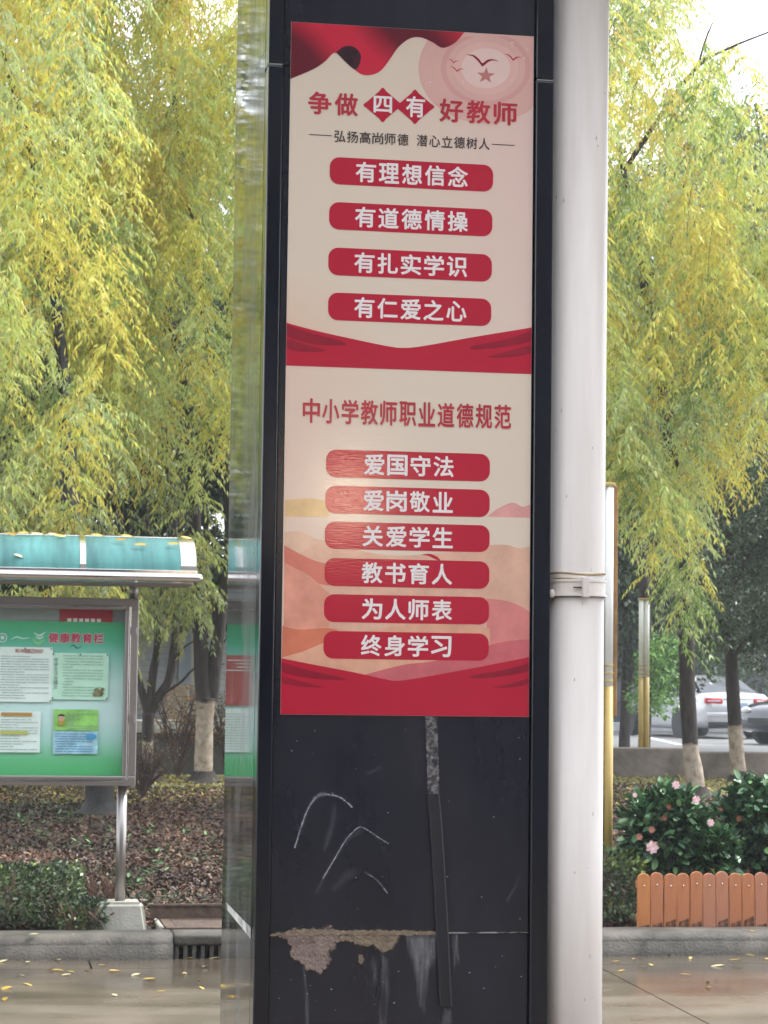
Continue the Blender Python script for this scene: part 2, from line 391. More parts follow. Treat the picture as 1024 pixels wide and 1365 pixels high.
for xa, xb, zt in ((PXL, IX0 - .001, at(374, 89, PY).z), (IX1 + .001, PXR, at(726, 110, PY).z)):
    for z0, z1 in ((0, zt - .001), (zt + .001, 4.05)):
        bm = bmesh.new(); box(bm, xa, xb, PY - .026, PY + .05, z0, z1, .006, 3); bmobj('corner_trim', bm, M_trim, pil)
    bm = bmesh.new(); box(bm, xa + .003, xb - .003, PY - .0245, PY + .04, zt - .0009, zt + .0009); bmobj('seam_line', bm, M_seam, pil)
# right and back cladding
bm = bmesh.new(); box(bm, PXR - .012, PXR, PY + .051, PY + PD, 0, 4.05, .002); bmobj('side_panel', bm, M_stone, pil)
bm = bmesh.new(); box(bm, PXL + .01, PXR - .013, PY + PD - .009, PY + PD, 0, 4.05, .002); bmobj('rear_panel', bm, M_stone, pil)
def mirror_mat():
    m = bpy.data.materials.new('mirror_steel'); m.use_nodes = True; N = m.node_tree.nodes; L = m.node_tree.links
    p = N['Principled BSDF']; p.inputs['Base Color'].default_value = (.21, .21, .19, 1); p.inputs['Metallic'].default_value = 1
    tc = N.new('ShaderNodeTexCoord'); mp = N.new('ShaderNodeMapping'); mp.inputs['Scale'].default_value = (3, 2.2, .8); L.new(tc.outputs['Object'], mp.inputs[0])
    nz = N.new('ShaderNodeTexNoise'); nz.inputs['Scale'].default_value = 1.6; nz.inputs['Detail'].default_value = 9; nz.inputs['Roughness'].default_value = .65; L.new(mp.outputs[0], nz.inputs['Vector'])
    mr = N.new('ShaderNodeMapRange'); mr.inputs[1].default_value = .35; mr.inputs[2].default_value = .75; mr.inputs[3].default_value = .02; mr.inputs[4].default_value = .07
    L.new(nz.outputs['Fac'], mr.inputs[0]); L.new(mr.outputs[0], p.inputs['Roughness'])
    # dull whitish residue streaks
    d = N.new('ShaderNodeBsdfDiffuse'); d.inputs['Color'].default_value = (.26, .26, .25, 1)
    m2 = N.new('ShaderNodeMapRange'); m2.inputs[1].default_value = .47; m2.inputs[2].default_value = .78; m2.inputs[3].default_value = .02; m2.inputs[4].default_value = .85
    L.new(nz.outputs['Fac'], m2.inputs[0])
    mx = N.new('ShaderNodeMixShader'); L.new(m2.outputs[0], mx.inputs[0]); L.new(p.outputs[0], mx.inputs[1]); L.new(d.outputs[0], mx.inputs[2])
    L.new(mx.outputs[0], N['Material Output'].inputs['Surface'])
    return m
M_mirror = mirror_mat()
msz = at(315, 122, PY + .5).z
for z0, z1 in ((0, msz - .001), (msz + .001, 4.05)):
    bm = bmesh.new(); box(bm, PXL, PXL + .009, PY + .052, PY + PD - .01, z0, z1); bmobj('mirror_panel', bm, M_mirror, pil)
# scratch of dried paint across the mirror side
def side_pt(px, py):
    d = ray(px, py); t = (PXL - .002) / d.x; return Vector((PXL - .002, d.y * t, EYE + d.z * t))
bm = bmesh.new()
a, b, c, d = side_pt(302, 1203), side_pt(303, 1213), side_pt(334, 1251), side_pt(334, 1236)
bm.faces.new([bm.verts.new(p) for p in (a, b, c, d)])
bmobj('paint_smear', bm, wearmat('dried_white_paint', (.6, .58, .55), .4, 22), pil)

# wear on the granite front: thin residue sheets whose edge breaks up with noise
YF = PY - .0145
c3 = lambda x, y: (300 + x / 1.932, 940 + y / 1.932)
S = lambda L: [c3(*p) for p in L]
def residue(name, col, col2=None, scale=30, gain=2.2, soft=.12, stretch=(1, 1, 1), rough=.85, bump=.5, strength=1.0, base=.5):
    m = mat(name, col, rough, var=.3, vscale=scale * .6, bump=bump, bscale=110, col2=col2, detail=8)
    N = m.node_tree.nodes; L = m.node_tree.links; p = N['Principled BSDF']
    tc = N.new('ShaderNodeTexCoord'); mp = N.new('ShaderNodeMapping'); mp.inputs['Scale'].default_value = stretch; L.new(tc.outputs['Object'], mp.inputs[0])
    nz = N.new('ShaderNodeTexNoise'); nz.inputs['Scale'].default_value = scale; nz.inputs['Detail'].default_value = 9; nz.inputs['Roughness'].default_value = .7
    L.new(mp.outputs[0], nz.inputs['Vector'])
    at_ = N.new('ShaderNodeAttribute'); at_.attribute_name = 'Fade'
    ma = N.new('ShaderNodeMath'); ma.operation = 'MULTIPLY_ADD'; ma.inputs[1].default_value = gain; L.new(at_.outputs['Fac'], ma.inputs[0]); L.new(nz.outputs['Fac'], ma.inputs[2])
    mr = N.new('ShaderNodeMapRange'); c = base + gain * .5; mr.inputs[1].default_value = c - soft; mr.inputs[2].default_value = c + soft; mr.inputs[4].default_value = strength
    L.new(ma.outputs[0], mr.inputs[0]); L.new(mr.outputs[0], p.inputs['Alpha'])
    return m
def wear_sheet(name, pts, m, closed=True, half=.01, step=.0035, Y=YF, margin=.02):
    P = np.array([[at(x, y, PY).x, at(x, y, PY).z] for x, y in pts])
    if not closed: P = np.array([[v.x, v.y] for v in smooth_path([Vector((a, b, 0)) for a, b in P], 5)])
    lo, hi = P.min(0) - margin, P.max(0) + margin; lo[0] = max(lo[0], IX0 + .002); hi[0] = min(hi[0], IX1 - .002)
    nx, nz_ = int((hi[0] - lo[0]) / step) + 2, int((hi[1] - lo[1]) / step) + 2
    gx, gz = np.meshgrid(np.linspace(lo[0], hi[0], nx), np.linspace(lo[1], hi[1], nz_)); Q = np.stack([gx.ravel(), gz.ravel()], 1)
    A = P; B = np.roll(P, -1, 0)
    if not closed: A, B = P[:-1], P[1:]
    dmin = np.full(len(Q), 9.); inside = np.zeros(len(Q), bool)
    for a, b in zip(A, B):
        ab = b - a; t = np.clip(((Q - a) @ ab) / max(1e-12, ab @ ab), 0, 1); d = np.linalg.norm(Q - (a + t[:, None] * ab), axis=1); dmin = np.minimum(dmin, d)
        if closed:
            c = (a[1] > Q[:, 1]) != (b[1] > Q[:, 1]); xi = (b[0] - a[0]) * (Q[:, 1] - a[1]) / (b[1] - a[1] + 1e-12) + a[0]; inside ^= c & (Q[:, 0] < xi)
    f = .5 + np.where(inside, dmin, -dmin) / (2 * half) if closed else 1 - dmin / half
    f = np.clip(f, 0, 1).astype(np.float32)
    idx = np.arange(nx * nz_).reshape(nz_, nx); q = np.stack([idx[:-1, :-1], idx[:-1, 1:], idx[1:, 1:], idx[1:, :-1]], -1).reshape(-1, 4)
    q = q[f[q].max(1) > .02]; used = np.unique(q); rm = np.full(nx * nz_, -1); rm[used] = np.arange(len(used))
    base = wloc(pil); me = bpy.data.meshes.new(name); me.from_pydata([(x - base.x, Y - base.y, z - base.z) for x, z in Q[used]], [], rm[q].tolist())
    a = me.attributes.new('Fade', 'FLOAT', 'POINT'); a.data.foreach_set('value', f[used]); me.materials.append(m)
    o = bpy.data.objects.new(name, me); put(o, pil, base); return o
M_scr = residue('chalky_scratch', (.36, .36, .39), scale=70, gain=.75, soft=.25, strength=.8, base=.60)
M_smu = residue('faint_smear', (.20, .20, .23), scale=25, gain=.9, soft=.35, strength=.16, base=.6)
M_mort = residue('dry_mortar', (.33, .25, .205), (.15, .105, .09), scale=34, gain=.75, soft=.05, bump=.9)
M_mort2 = residue('tan_mortar', (.30, .23, .155), (.15, .11, .08), scale=36, gain=1.0, soft=.06, bump=.9)
M_drip = residue('lime_drip', (.26, .25, .26), scale=38, gain=.55, soft=.2, stretch=(2.5, 1, .22), strength=.7, base=.66)
for nm, m_, hw, L_ in (('scratch', M_scr, .0045, ((178, 365), (195, 310), (215, 260), (240, 232), (270, 230), (300, 240), (325, 262))), ('smear', M_smu, .011, ((190, 330), (205, 285), (226, 245), (250, 226), (270, 232))),
        ('scratch', M_scr, .0075, ((228, 240), (240, 230), (255, 229))), ('scratch', M_scr, .0036, ((250, 445), (280, 395), (310, 345), (340, 315), (360, 318), (390, 338), (418, 355))), ('smear', M_smu, .010, ((235, 480), (275, 400), (315, 342), (345, 325))),
        ('scratch', M_scr, .003, ((360, 430), (390, 450), (415, 482))), ('smear', M_smu, .008, ((725, 500), (745, 465), (752, 440))), ('smear', M_smu, .012, ((255, 370), (275, 300), (280, 255))), ('smear', M_smu, .009, ((365, 175), (400, 160))), ('smear', M_smu, .02, ((280, 470), (310, 440), (330, 430)))):
    wear_sheet(nm, S(L_), m_, False, hw, .0025 if hw < .008 else .004, YF - (.0004 if nm == 'scratch' else 0), .015)
wear_sheet('mortar_patch', S([(132, 588), (160, 580), (215, 576), (262, 574), (285, 578), (296, 592), (284, 612), (272, 632), (266, 668), (245, 690), (228, 682), (205, 672), (190, 655), (172, 640), (160, 612), (146, 598)]), M_mort, half=.028, margin=.03)
wear_sheet('mortar_patch', S([(290, 590), (360, 585), (448, 588), (442, 604), (428, 626), (404, 636), (380, 618), (350, 616), (318, 608), (296, 602)]), M_mort2, half=.022, margin=.03, Y=YF - .0003)
wear_sheet('mortar_patch', S([(342, 640), (352, 640), (358, 655), (350, 666), (342, 660)]), M_mort2, half=.006, step=.0025)
wear_sheet('mortar_edge', S([(112, 588), (200, 574), (300, 578), (420, 577), (552, 582), (552, 589), (420, 592), (300, 591), (112, 593)]), M_mort2, half=.012, step=.003, Y=YF - .0006)
for k, L_ in enumerate((((462, 590), (500, 586), (548, 590), (544, 650), (520, 690), (508, 790), (494, 770), (484, 690), (470, 640)), ((400, 640), (414, 652), (418, 720), (414, 825), (396, 825), (402, 730)), ((198, 672), (206, 680), (213, 740), (215, 825), (207, 825), (207, 745)), ((562, 778), (583, 778), (578, 825), (548, 825), (558, 795)), ((584, 590), (598, 590), (596, 640), (588, 690), (583, 640)), ((376, 650), (384, 650), (386, 760), (380, 780)))):
    wear_sheet('lime_streak', S(L_), M_drip, half=.016, Y=YF - .0002 * k)
# small chips
M_chip = mat('stone_chip', (.35, .35, .36), .7)
for k in range(46):
    px, py = random.uniform(366, 700), random.uniform(965, 1360)
    if random.random() < .3: py = random.uniform(1250, 1360)
    p = at(px, py, YF); s = random.uniform(.0006, .0017); bm = bmesh.new()
    bm.faces.new([bm.verts.new(p + Vector((math.cos(a) * s * random.uniform(.6, 1.9), 0, math.sin(a) * s))) for a in np.linspace(0, 2 * PI, 7)[:-1]])
    bmobj('chip_mark', bm, M_chip, pil)

# adhesive residue strip and black rubber cable strip glued to the pillar
st = thing('cable_cover', at(594, 1341, YF), 'long black rubber cable strip glued slightly askew down the pillar below the poster', 'cable cover')
bm = bmesh.new()
cl = smooth_path([at(577.5, 1058, YF - .004), at(582, 1110, YF - .004), (at(589, 1230, YF - .004)), at(594.5, 1341, YF - .004)], 12)
rows = []
for i, p in enumerate(cl):
    h = .0165; y = YF - .009
    rows.append([bm.verts.new(Vector((p.x + sx * h, yy, p.z))) for sx, yy in ((-1, YF), (-1, y + .003), (-.75, y), (.75, y), (1, y + .003), (1, YF))])
for r0, r1 in zip(rows, rows[1:]):
    for k in range(5): bm.faces.new((r0[k], r1[k], r1[k + 1], r0[k + 1]))
bm.faces.new(rows[0]); bm.faces.new(rows[-1][::-1])
bmobj('rubber_strip', bm, M_rubber, st)
bm = bmesh.new(); nn = 44; rows = []
for i in range(nn + 1):
    t = i / nn; p = at(574.5 + 3.5 * t, 955 + 104 * t, YF); hw = .0155 + .0025 * noise.noise(Vector((0, t * 30, 3)))
    rows.append([bm.verts.new(Vector((p.x + s * hw, YF - .003 - .0025 * noise.noise(Vector((s * 3, t * 40, 1))) * (1 - abs(s)), p.z))) for s in np.linspace(-1, 1, 7)])
for r0, r1 in zip(rows, rows[1:]):
    for k in range(6): bm.faces.new((r0[k], r1[k], r1[k + 1], r0[k + 1]))
bmobj('adhesive_residue', bm, wearmat('torn_foam', (.24, .22, .215), .40, 75, soft=.2, bump=1, col2=(.05, .05, .055)), st)

# ================================================================== POSTER
YP = PY - .016
po = thing('wall_poster', at(538, 954, YP), 'tall glossy red and cream poster with ten red pills of white lettering on black pillar', 'poster')
X0, X1, Z0, Z1 = .74156, .74156 + .65351, 3.2922 - 1.81166, 3.2922
step = [0]
def PYl(layer): return YP - .0002 - .00014 * layer
def pc(pts, layer, m, name='print_shape', jitter=0, lab=None):
    bm = bmesh.new(); Y = PYl(layer); vv = []
    for x, y in pts:
        v = at(x, y, PY); vv.append(bm.verts.new((min(max(v.x, X0 + .0005), X1 - .0005), Y, min(max(v.z, Z0 + .0005), Z1 - .0005))))
    f = bm.faces.new(vv); bm.normal_update(); bmesh.ops.triangulate(bm, faces=[f])
    return bmobj(name, bm, m, po)
a1 = lambda L: [(370 + x / 2.844, 20 + y / 2.844) for x, y in L]
a2 = lambda L: [(360 + x / 2.5757, 430 + y / 2.5757) for x, y in L]
def curve_pts(L, sub=6):
    P = smooth_path([Vector((x, y, 0)) for x, y in L], sub); return [(p.x, p.y) for p in P]
bm = bmesh.new(); box(bm, X0, X1, YP, YP + .0015, Z0, Z1); bmobj('film', bm, mat('poster_edge', (.6, .55, .5), .4), po)
# colour field of the print (flat ink gradient)
CREAM = np.array((.72, .61, .49)); PINK = np.array((.76, .50, .45)); PEACH = np.array((.74, .45, .30))
bm = bmesh.new(); nx, nz_ = 26, 90; cl_ = bm.loops.layers.float_color.new('Col'); G = []
def ink(u, v):
    c = CREAM.copy()
    if v < .49:
        k = np.clip((u - .35) * 1.3, 0, 1) * np.clip(1 - abs(v - .12) * 2.2, 0, 1); c = c * (1 - k * .8) + PINK * k * .8
        k = np.clip((u - .6) * 1.8, 0, 1) * .45; c = c * (1 - k) + np.array((.74, .54, .50)) * k
        k = np.clip(1 - u * 2.6, 0, 1) * np.clip((v - .36) * 9, 0, 1) * .7; c = c * (1 - k) + PEACH * k
    else:
        k = np.clip(1 - u * 2.2, 0, 1) * .55; c = c * (1 - k) + np.array((.74, .50, .40)) * k
        k = np.clip((v - .72) * 3, 0, 1) * .8; c = c * (1 - k) + np.array((.74, .53, .40)) * k
    return c
for i in range(nz_ + 1):
    G.append([bm.verts.new((X0 + .0005 + (X1 - X0 - .001) * j / nx, PYl(0), Z1 - .0005 - (Z1 - Z0 - .001) * i / nz_)) for j in range(nx + 1)])
for i in range(nz_):
    for j in range(nx):
        f = bm.faces.new((G[i][j], G[i + 1][j], G[i + 1][j + 1], G[i][j + 1]))
        for l, (a, b) in zip(f.loops, ((i, j), (i + 1, j), (i + 1, j + 1), (i, j + 1))): l[cl_] = (*ink(b / nx, a / nz_), 1)
mfield = printmat('poster_ink_field', (1, 1, 1), .11, 0)
at_ = mfield.node_tree.nodes.new('ShaderNodeAttribute'); at_.attribute_name = 'Col'
mfield.node_tree.links.new(at_.outputs['Color'], mfield.node_tree.nodes['Principled BSDF'].inputs['Base Color'])
bmobj('ink_field', bm, mfield, po)
RED = (.47, .014, .038)
P_red = printmat('ink_red', RED, .11, .03)
P_drape = printmat('ink_red_silk', (.46, .02, .045), .11, .45, 9, stretch=(1.3, 1, .5))
_n = P_drape.node_tree; _p = _n.nodes['Principled BSDF']
_w = _n.nodes.new('ShaderNodeTexWave'); _w.wave_type = 'BANDS'; _w.bands_direction = 'DIAGONAL'; _w.inputs['Scale'].default_value = 1.35; _w.inputs['Distortion'].default_value = 3.2; _w.inputs['Detail'].default_value = 1.5; _w.inputs['Detail Scale'].default_value = 1.2; _w.inputs['Phase Offset'].default_value = 1.0
_t = _n.nodes.new('ShaderNodeTexCoord'); _n.links.new(_t.outputs['Object'], _w.inputs['Vector'])
_r = _n.nodes.new('ShaderNodeValToRGB'); _r.color_ramp.elements[0].color = (.13, .008, .018, 1); _r.color_ramp.elements[1].color = (.60, .02, .05, 1); _r.color_ramp.elements[0].position = .15; _r.color_ramp.elements[1].position = .85
_n.links.new(_w.outputs['Fac'], _r.inputs[0]); _n.links.new(_r.outputs[0], _p.inputs['Base Color'])
P_dark = printmat('ink_maroon', (.035, .006, .012), .25, .5, 14)
P_deep = printmat('ink_deep_red', (.24, .01, .025), .25, .3, 14)
P_white = printmat('ink_white', (.80, .76, .74), .25, 0)
P_black = printmat('ink_black', (.05, .035, .035), .3, 0)
P_title = printmat('ink_title_red', (.44, .03, .045), .15, .1)
P_title2 = printmat('ink_title_shadow', (.62, .42, .36), .15, .1)
P_rA = printmat('ink_ring_outer', (.70, .41, .36), .11, .03)
P_rB = printmat('ink_ring_mid', (.66, .35, .32), .11, .03)
P_rC = printmat('ink_ring_inner', (.74, .45, .40), .11, .03)
P_rD = printmat('ink_ring_core', (.78, .56, .50), .11, .03)
P_star = printmat('ink_star', (.50, .20, .18), .11, .03)
# halo, star and birds
def disc(cx, cy, rx, ry, a0=0, a1_=2 * PI, n=60): return [(cx + rx * math.cos(a0 + (a1_ - a0) * k / n), cy + ry * math.sin(a0 + (a1_ - a0) * k / n)) for k in range(n)]
def clipx(L, xm=966): return [(min(x, xm), y) for x, y in L]
for lay, (r, m) in enumerate(((255, P_rA), (170, P_rB), (150, P_rA), (122, P_rC), (92, P_rD))):
    L = []
    for x, y in disc(785, 208, r, r * .82): L.append((min(x, 972), max(y, 88 if r < 200 else 72)))
    pc(a1(L), 1 + lay * .5, m, 'halo_ring')
pc(a1([(785 + (36 if k % 2 == 0 else 15) * math.cos(-PI / 2 + k * PI / 5 + .06), 236 + (32 if k % 2 == 0 else 13) * math.sin(-PI / 2 + k * PI / 5 + .06)) for k in range(10)]), 4, P_star, 'star')
def bird(cx, cy, s, m=None):
    L = curve_pts([(-1, -.30), (-.55, -.28), (-.2, -.02), (0, .22), (.3, .02), (.65, -.02), (1, .12), (.65, .06), (.35, .16), (.02, .42), (-.12, .30), (-.3, .08), (-.6, -.2)], 4)
    pc(a1([(cx + x * s, cy + y * s) for x, y in L]), 4.5, P_deep if s > 40 else P_title, 'bird')
bird(772, 175, 62); bird(888, 165, 34); bird(663, 180, 22); bird(676, 210, 28)
for k in range(16):
    x, y = random.choice([(570, 168), (480, 165), (508, 205), (600, 200), (545, 98), (860, 105), (893, 120), (930, 180), (870, 260), (700, 255), (445, 160), (605, 262), (955, 128), (475, 220), (560, 262), (640, 95)])
    x += random.uniform(-14, 14); y += random.uniform(-10, 10); r = random.uniform(2, 5)
    pc(a1([(x + r, y), (x, y + r), (x - r, y), (x, y - r)]), 4.6, P_rD, 'sparkle')
# red silk drape on top
top = curve_pts([(700, 76), (668, 112), (622, 131), (580, 108), (535, 91), (495, 97), (455, 128), (425, 170), (395, 210), (365, 230), (325, 234), (292, 216), (252, 180), (214, 150), (175, 184), (130, 213), (42, 250)], 6)
pc(a1([(44, 20), (705, 60)] + top), 5, P_drape, 'silk_drape')
pc(a1(curve_pts([(218, 148), (245, 128), (275, 124), (300, 138), (313, 165), (305, 198), (290, 213), (262, 192), (238, 168), (218, 148)])), 6, P_dark, 'silk_fold')
# mountains
def hill(name, L, col, lay, var=.12):
    col = tuple(min(.8, c * 1.14) for c in col); pc(a2(L), lay, printmat('ink_' + name, col, .11, var, 14), 'printed_hill')
hill('ochre', curve_pts([(48, 612), (130, 604), (200, 614)]) + [(200, 668), (48, 668)], (.60, .40, .19), 1)
hill('pink_peak', curve_pts([(740, 668), (785, 636), (830, 620), (862, 634), (888, 626)]) + [(888, 672)], (.62, .30, .27), 1)
hill('far_tan', curve_pts([(46, 722), (100, 718), (150, 742), (200, 752)]) + [(200, 980), (46, 980)], (.63, .41, .29), 1.5)
hill('mid_peach', curve_pts([(90, 800), (140, 770), (200, 760), (400, 800), (600, 790), (700, 770), (800, 764), (850, 776), (888, 770)]) + [(888, 1180), (90, 1180)], (.62, .37, .27), 2)
hill('left_red', curve_pts([(46, 766), (75, 782), (110, 800), (150, 818), (200, 832)]) + curve_pts([(200, 905), (160, 895), (130, 870), (90, 848), (46, 826)]), (.56, .17, .12), 2.5)
hill('left_salmon', curve_pts([(46, 824), (90, 848), (130, 868), (200, 930)]) + [(200, 1100), (44, 1100)], (.62, .27, .19), 2.6, .15)
hill('right_rose', curve_pts([(740, 948), (800, 955), (850, 972), (888, 994)]) + [(888, 1100), (740, 1120)], (.58, .20, .18), 3)
hill('low_orange', curve_pts([(40, 1040), (110, 1052), (200, 1046), (300, 1062), (450, 1040), (600, 1032), (750, 1050)]) + [(750, 1230), (36, 1200)], (.62, .33, .22), 3.2)
hill('low_vermilion', curve_pts([(40, 1042), (100, 1054), (200, 1050), (280, 1080)]) + [(180, 1100), (110, 1130), (38, 1150)], (.56, .17, .10), 3.4)
hill('front_rose', curve_pts([(300, 1215), (450, 1176), (560, 1162), (700, 1122), (800, 1096), (888, 1088)]) + [(888, 1240), (300, 1240)], (.50, .12, .13), 3.8)
# ribbons
mid = curve_pts([(50, 3), (150, 30), (260, 55), (400, 84), (455, 90), (520, 84), (700, 52), (896, 20)])
pc(a2(mid + [(896, 180), (50, 150)]), 5, P_red, 'red_ribbon')
bot = curve_pts([(32, 1152), (150, 1175), (280, 1200), (400, 1226), (440, 1229), (520, 1218), (700, 1185), (890, 1148)])
pc(a2(bot + [(890, 1362), (30, 1352)]), 5, P_red, 'red_ribbon')
for L in ([(57, 12), (140, 40), (240, 66), (250, 82), (150, 78), (57, 50)], [(57, 60), (140, 84), (190, 100), (110, 104), (57, 92)], [(890, 32), (800, 62), (690, 84), (700, 96), (810, 86), (890, 66)], [(890, 80), (800, 104), (740, 122), (820, 122), (890, 108)],
          [(40, 1168), (140, 1196), (240, 1218), (250, 1228), (140, 1222), (40, 1200)], [(882, 1170), (800, 1192), (690, 1212), (700, 1222), (800, 1214), (882, 1196)], [(882, 1222), (820, 1240), (760, 1254), (830, 1252), (882, 1240)], [(38, 1215), (120, 1236), (180, 1252), (100, 1250), (38, 1236)]):
    pc(a2(curve_pts(L + [L[0]], 4)), 5.5, printmat('ink_ribbon_fold', (.27, .012, .03), .11, .15), 'ribbon_fold')
pc(a2(curve_pts([(515, 798), (545, 795), (570, 806), (582, 820), (560, 812), (540, 802)], 5)), 5, P_red, 'ink_swirl')
# pills
def pill(x0, y0, x1, y1):
    a, b = at(x0, y0, PY), at(x1, y1, PY)
    r = (a.z - b.z) * .36; bm = bmesh.new(); L = []
    for cx, cz, s in ((b.x - r, a.z - r, 0), (a.x + r, a.z - r, 1), (a.x + r, b.z + r, 2), (b.x - r, b.z + r, 3)):
        for k in range(7):
            t = s * PI / 2 + PI / 2 * k / 6; L.append((cx + r * math.cos(t), PYl(6), cz + r * math.sin(t)))
    bm.faces.new([bm.verts.new(p) for p in L])
    bmobj('text_pill', bm, P_red, po); return a, b
TM = {}
def text_mesh(s, offset=0.0, shear=0):
    if (s, offset) in TM: return TM[(s, offset)].copy()
    me = text_mesh0(s); n = len(me.vertices)
    if offset:
        co = np.empty(n * 3); me.vertices.foreach_get('co', co); co = co.reshape(-1, 3); base = []
        polys = [tuple(p.vertices) for p in me.polygons]; V, Fc = [], []
        k = max(.6, abs(co[:, 0]).max() / max(1, len(s)))
        for i, (dx, dy) in enumerate(((0, 0), (1, 0), (-1, 0), (0, 1), (0, -1), (.7, .7), (-.7, .7), (.7, -.7), (-.7, -.7))):
            V.append(co + np.array((dx * offset, dy * offset, .000006 * i))); Fc += [tuple(v + i * n for v in p) for p in polys]
        me = bpy.data.meshes.new('lettering'); me.from_pydata(np.concatenate(V).tolist(), [], Fc)
    TM[(s, offset)] = me
    return me.copy()
def text_mesh0(s, offset=0.0, shear=0):
    cu = bpy.data.curves.new('lettering', 'FONT'); cu.body = s; cu.size = 1; cu.offset = offset; cu.resolution_u = 3; cu.fill_mode = 'FRONT' if hasattr(cu, 'fill_mode') else cu.fill_mode
    cu.shear = shear
    o = bpy.data.objects.new('lettering', cu); COL.objects.link(o)
    bpy.context.view_layer.update()
    me = bpy.data.meshes.new_from_object(o.evaluated_get(bpy.context.evaluated_depsgraph_get()))
    bpy.data.objects.remove(o); bpy.data.curves.remove(cu); me.name = 'lettering'; return me
def letter(s, cx, cz, wdt, hgt, Y, m, parent, offset=0.0, name='lettering', rot_axis=None, shear=0):
    """glyphs of s fitted to a width x height box centred at (cx, cz) in a plane facing -Y"""
    me = text_mesh(s, offset, shear); n = len(me.vertices)
    if n == 0: return None
    co = np.empty(n * 3); me.vertices.foreach_get('co', co); co = co.reshape(-1, 3)
    lo, hi = co.min(0), co.max(0); sz = hi - lo
    x = (co[:, 0] - lo[0]) / sz[0] - .5; z = (co[:, 1] - lo[1]) / sz[1] - .5
    base = wloc(parent)
    out = np.stack([cx + x * wdt - base.x, Y - base.y - co[:, 2], cz + z * hgt - base.z], -1)
    me.vertices.foreach_set('co', out.ravel()); me.materials.clear(); me.materials.append(m); me.update()
    o = bpy.data.objects.new(name, me); put(o, parent, base); return o
def row_text(s, xl, yl, xr, yr, hpx, m, layer, offset=.02, parent=po, Y=None, shadow=None):
    """one object per glyph between the two picture points (left and right ends of the row)"""
    a, b = at(xl, yl, PY), at(xr, yr, PY); n = len(s); W = (b.x - a.x) / n; H = hpx / 496.
    for i, ch in enumerate(s):
        if ch == ' ': continue
        cx = a.x + W * (i + .5); cz = (a.z + b.z) / 2
        gw = W * .88
        if shadow: letter(ch, cx + .0014, cz - .0014, gw, H, PYl(layer - .5), shadow, parent, offset)
        letter(ch, cx, cz, gw, H * (1 if ch not in '四' else .86), PYl(layer), m, parent, offset)
for (x0, y0, x1, y1), s, (tx0, tx1) in (((438.6, 210.9, 655.5, 257.7), '有理想信念', (472, 623)), ((437.9, 270.7, 654.5, 317.1), '有道德情操', (471, 623)),
        ((436.8, 331.2, 653.8, 377.2), '有扎实学识', (470, 622)), ((436.5, 391, 653, 436.3), '有仁爱之心', (470, 621)),
        ((433.8, 599.7, 651.2, 642.8), '爱国守法', (483, 604)), ((433, 647.8, 650.8, 690.1), '爱岗敬业', (482, 603)), ((432.2, 695.6, 650.8, 736.7), '关爱学生', (481, 603)),
        ((431.8, 744.1, 650.4, 785.6), '教书育人', (480, 602)), ((431, 792.2, 650, 833), '为人师表', (480, 602)), ((430.3, 841.2, 649.6, 881.1), '终身学习', (479, 601))):
    a, b = pill(x0, y0, x1, y1)
    zc = (a.z + b.z) / 2; n = len(s); xl, xr = at(tx0 - 1, (y0 + y1) / 2, PY).x, at(tx1 + 1, (y0 + y1) / 2, PY).x; W = (xr - xl) / n
    for i, ch in enumerate(s):
        letter(ch, xl + W * (i + .5), zc, W * .88, .0545, PYl(7), P_white, po, .022)
for cx, cy in ((395, 347), (517, 354)):
    L = []
    for k in range(4):
        ang = k * PI / 2; tx, ty = cx + 76 * math.cos(ang), cy + 68 * math.sin(ang)
        for t in (-1, -.5, 0, .5, 1):
            ux, uy = -math.sin(ang), math.cos(ang); inw = 14 * abs(t) ** 1.5 + 2
            L.append((tx - inw * math.cos(ang) + ux * t * 13, ty - inw * math.sin(ang) + uy * t * 12))
    pc(a1(L), 6 if cx < 450 else 6.4, P_red, 'red_diamond')
row_text('争做', 407.5, 138, 478, 143, 30, P_title, 7, .024, shadow=P_title2)
row_text('四', 495, 141, 523, 142, 26, P_white, 7, .022); row_text('有', 538, 144, 567, 145, 28, P_white, 7, .022)
row_text('好教师', 582, 149, 690, 154, 31, P_title, 7, .024, shadow=P_title2)
row_text('弘扬高尚师德', 443.5, 184, 544, 188, 15.5, P_black, 7, .012)
row_text('潜心立德树人', 553, 189.5, 652, 193.5, 15.5, P_black, 7, .012)
for xa, ya, xb, yb in ((411, 181.3, 441, 182.8), (654, 194, 684, 196)):
    a, b = at(xa, ya, PY), at(xb, yb, PY); z = (a.z + b.z) / 2
    bm = bmesh.new(); bm.faces.new([bm.verts.new(v) for v in ((a.x, PYl(7), z - .001), (b.x, PYl(7), z - .001), (b.x, PYl(7), z + .001), (a.x, PYl(7), z + .001))]); bmobj('rule_line', bm, P_black, po)
row_text('中小学教师职业道德规范', 401, 548.5, 681, 556.5, 32, P_title, 7, .020, shadow=P_title2)

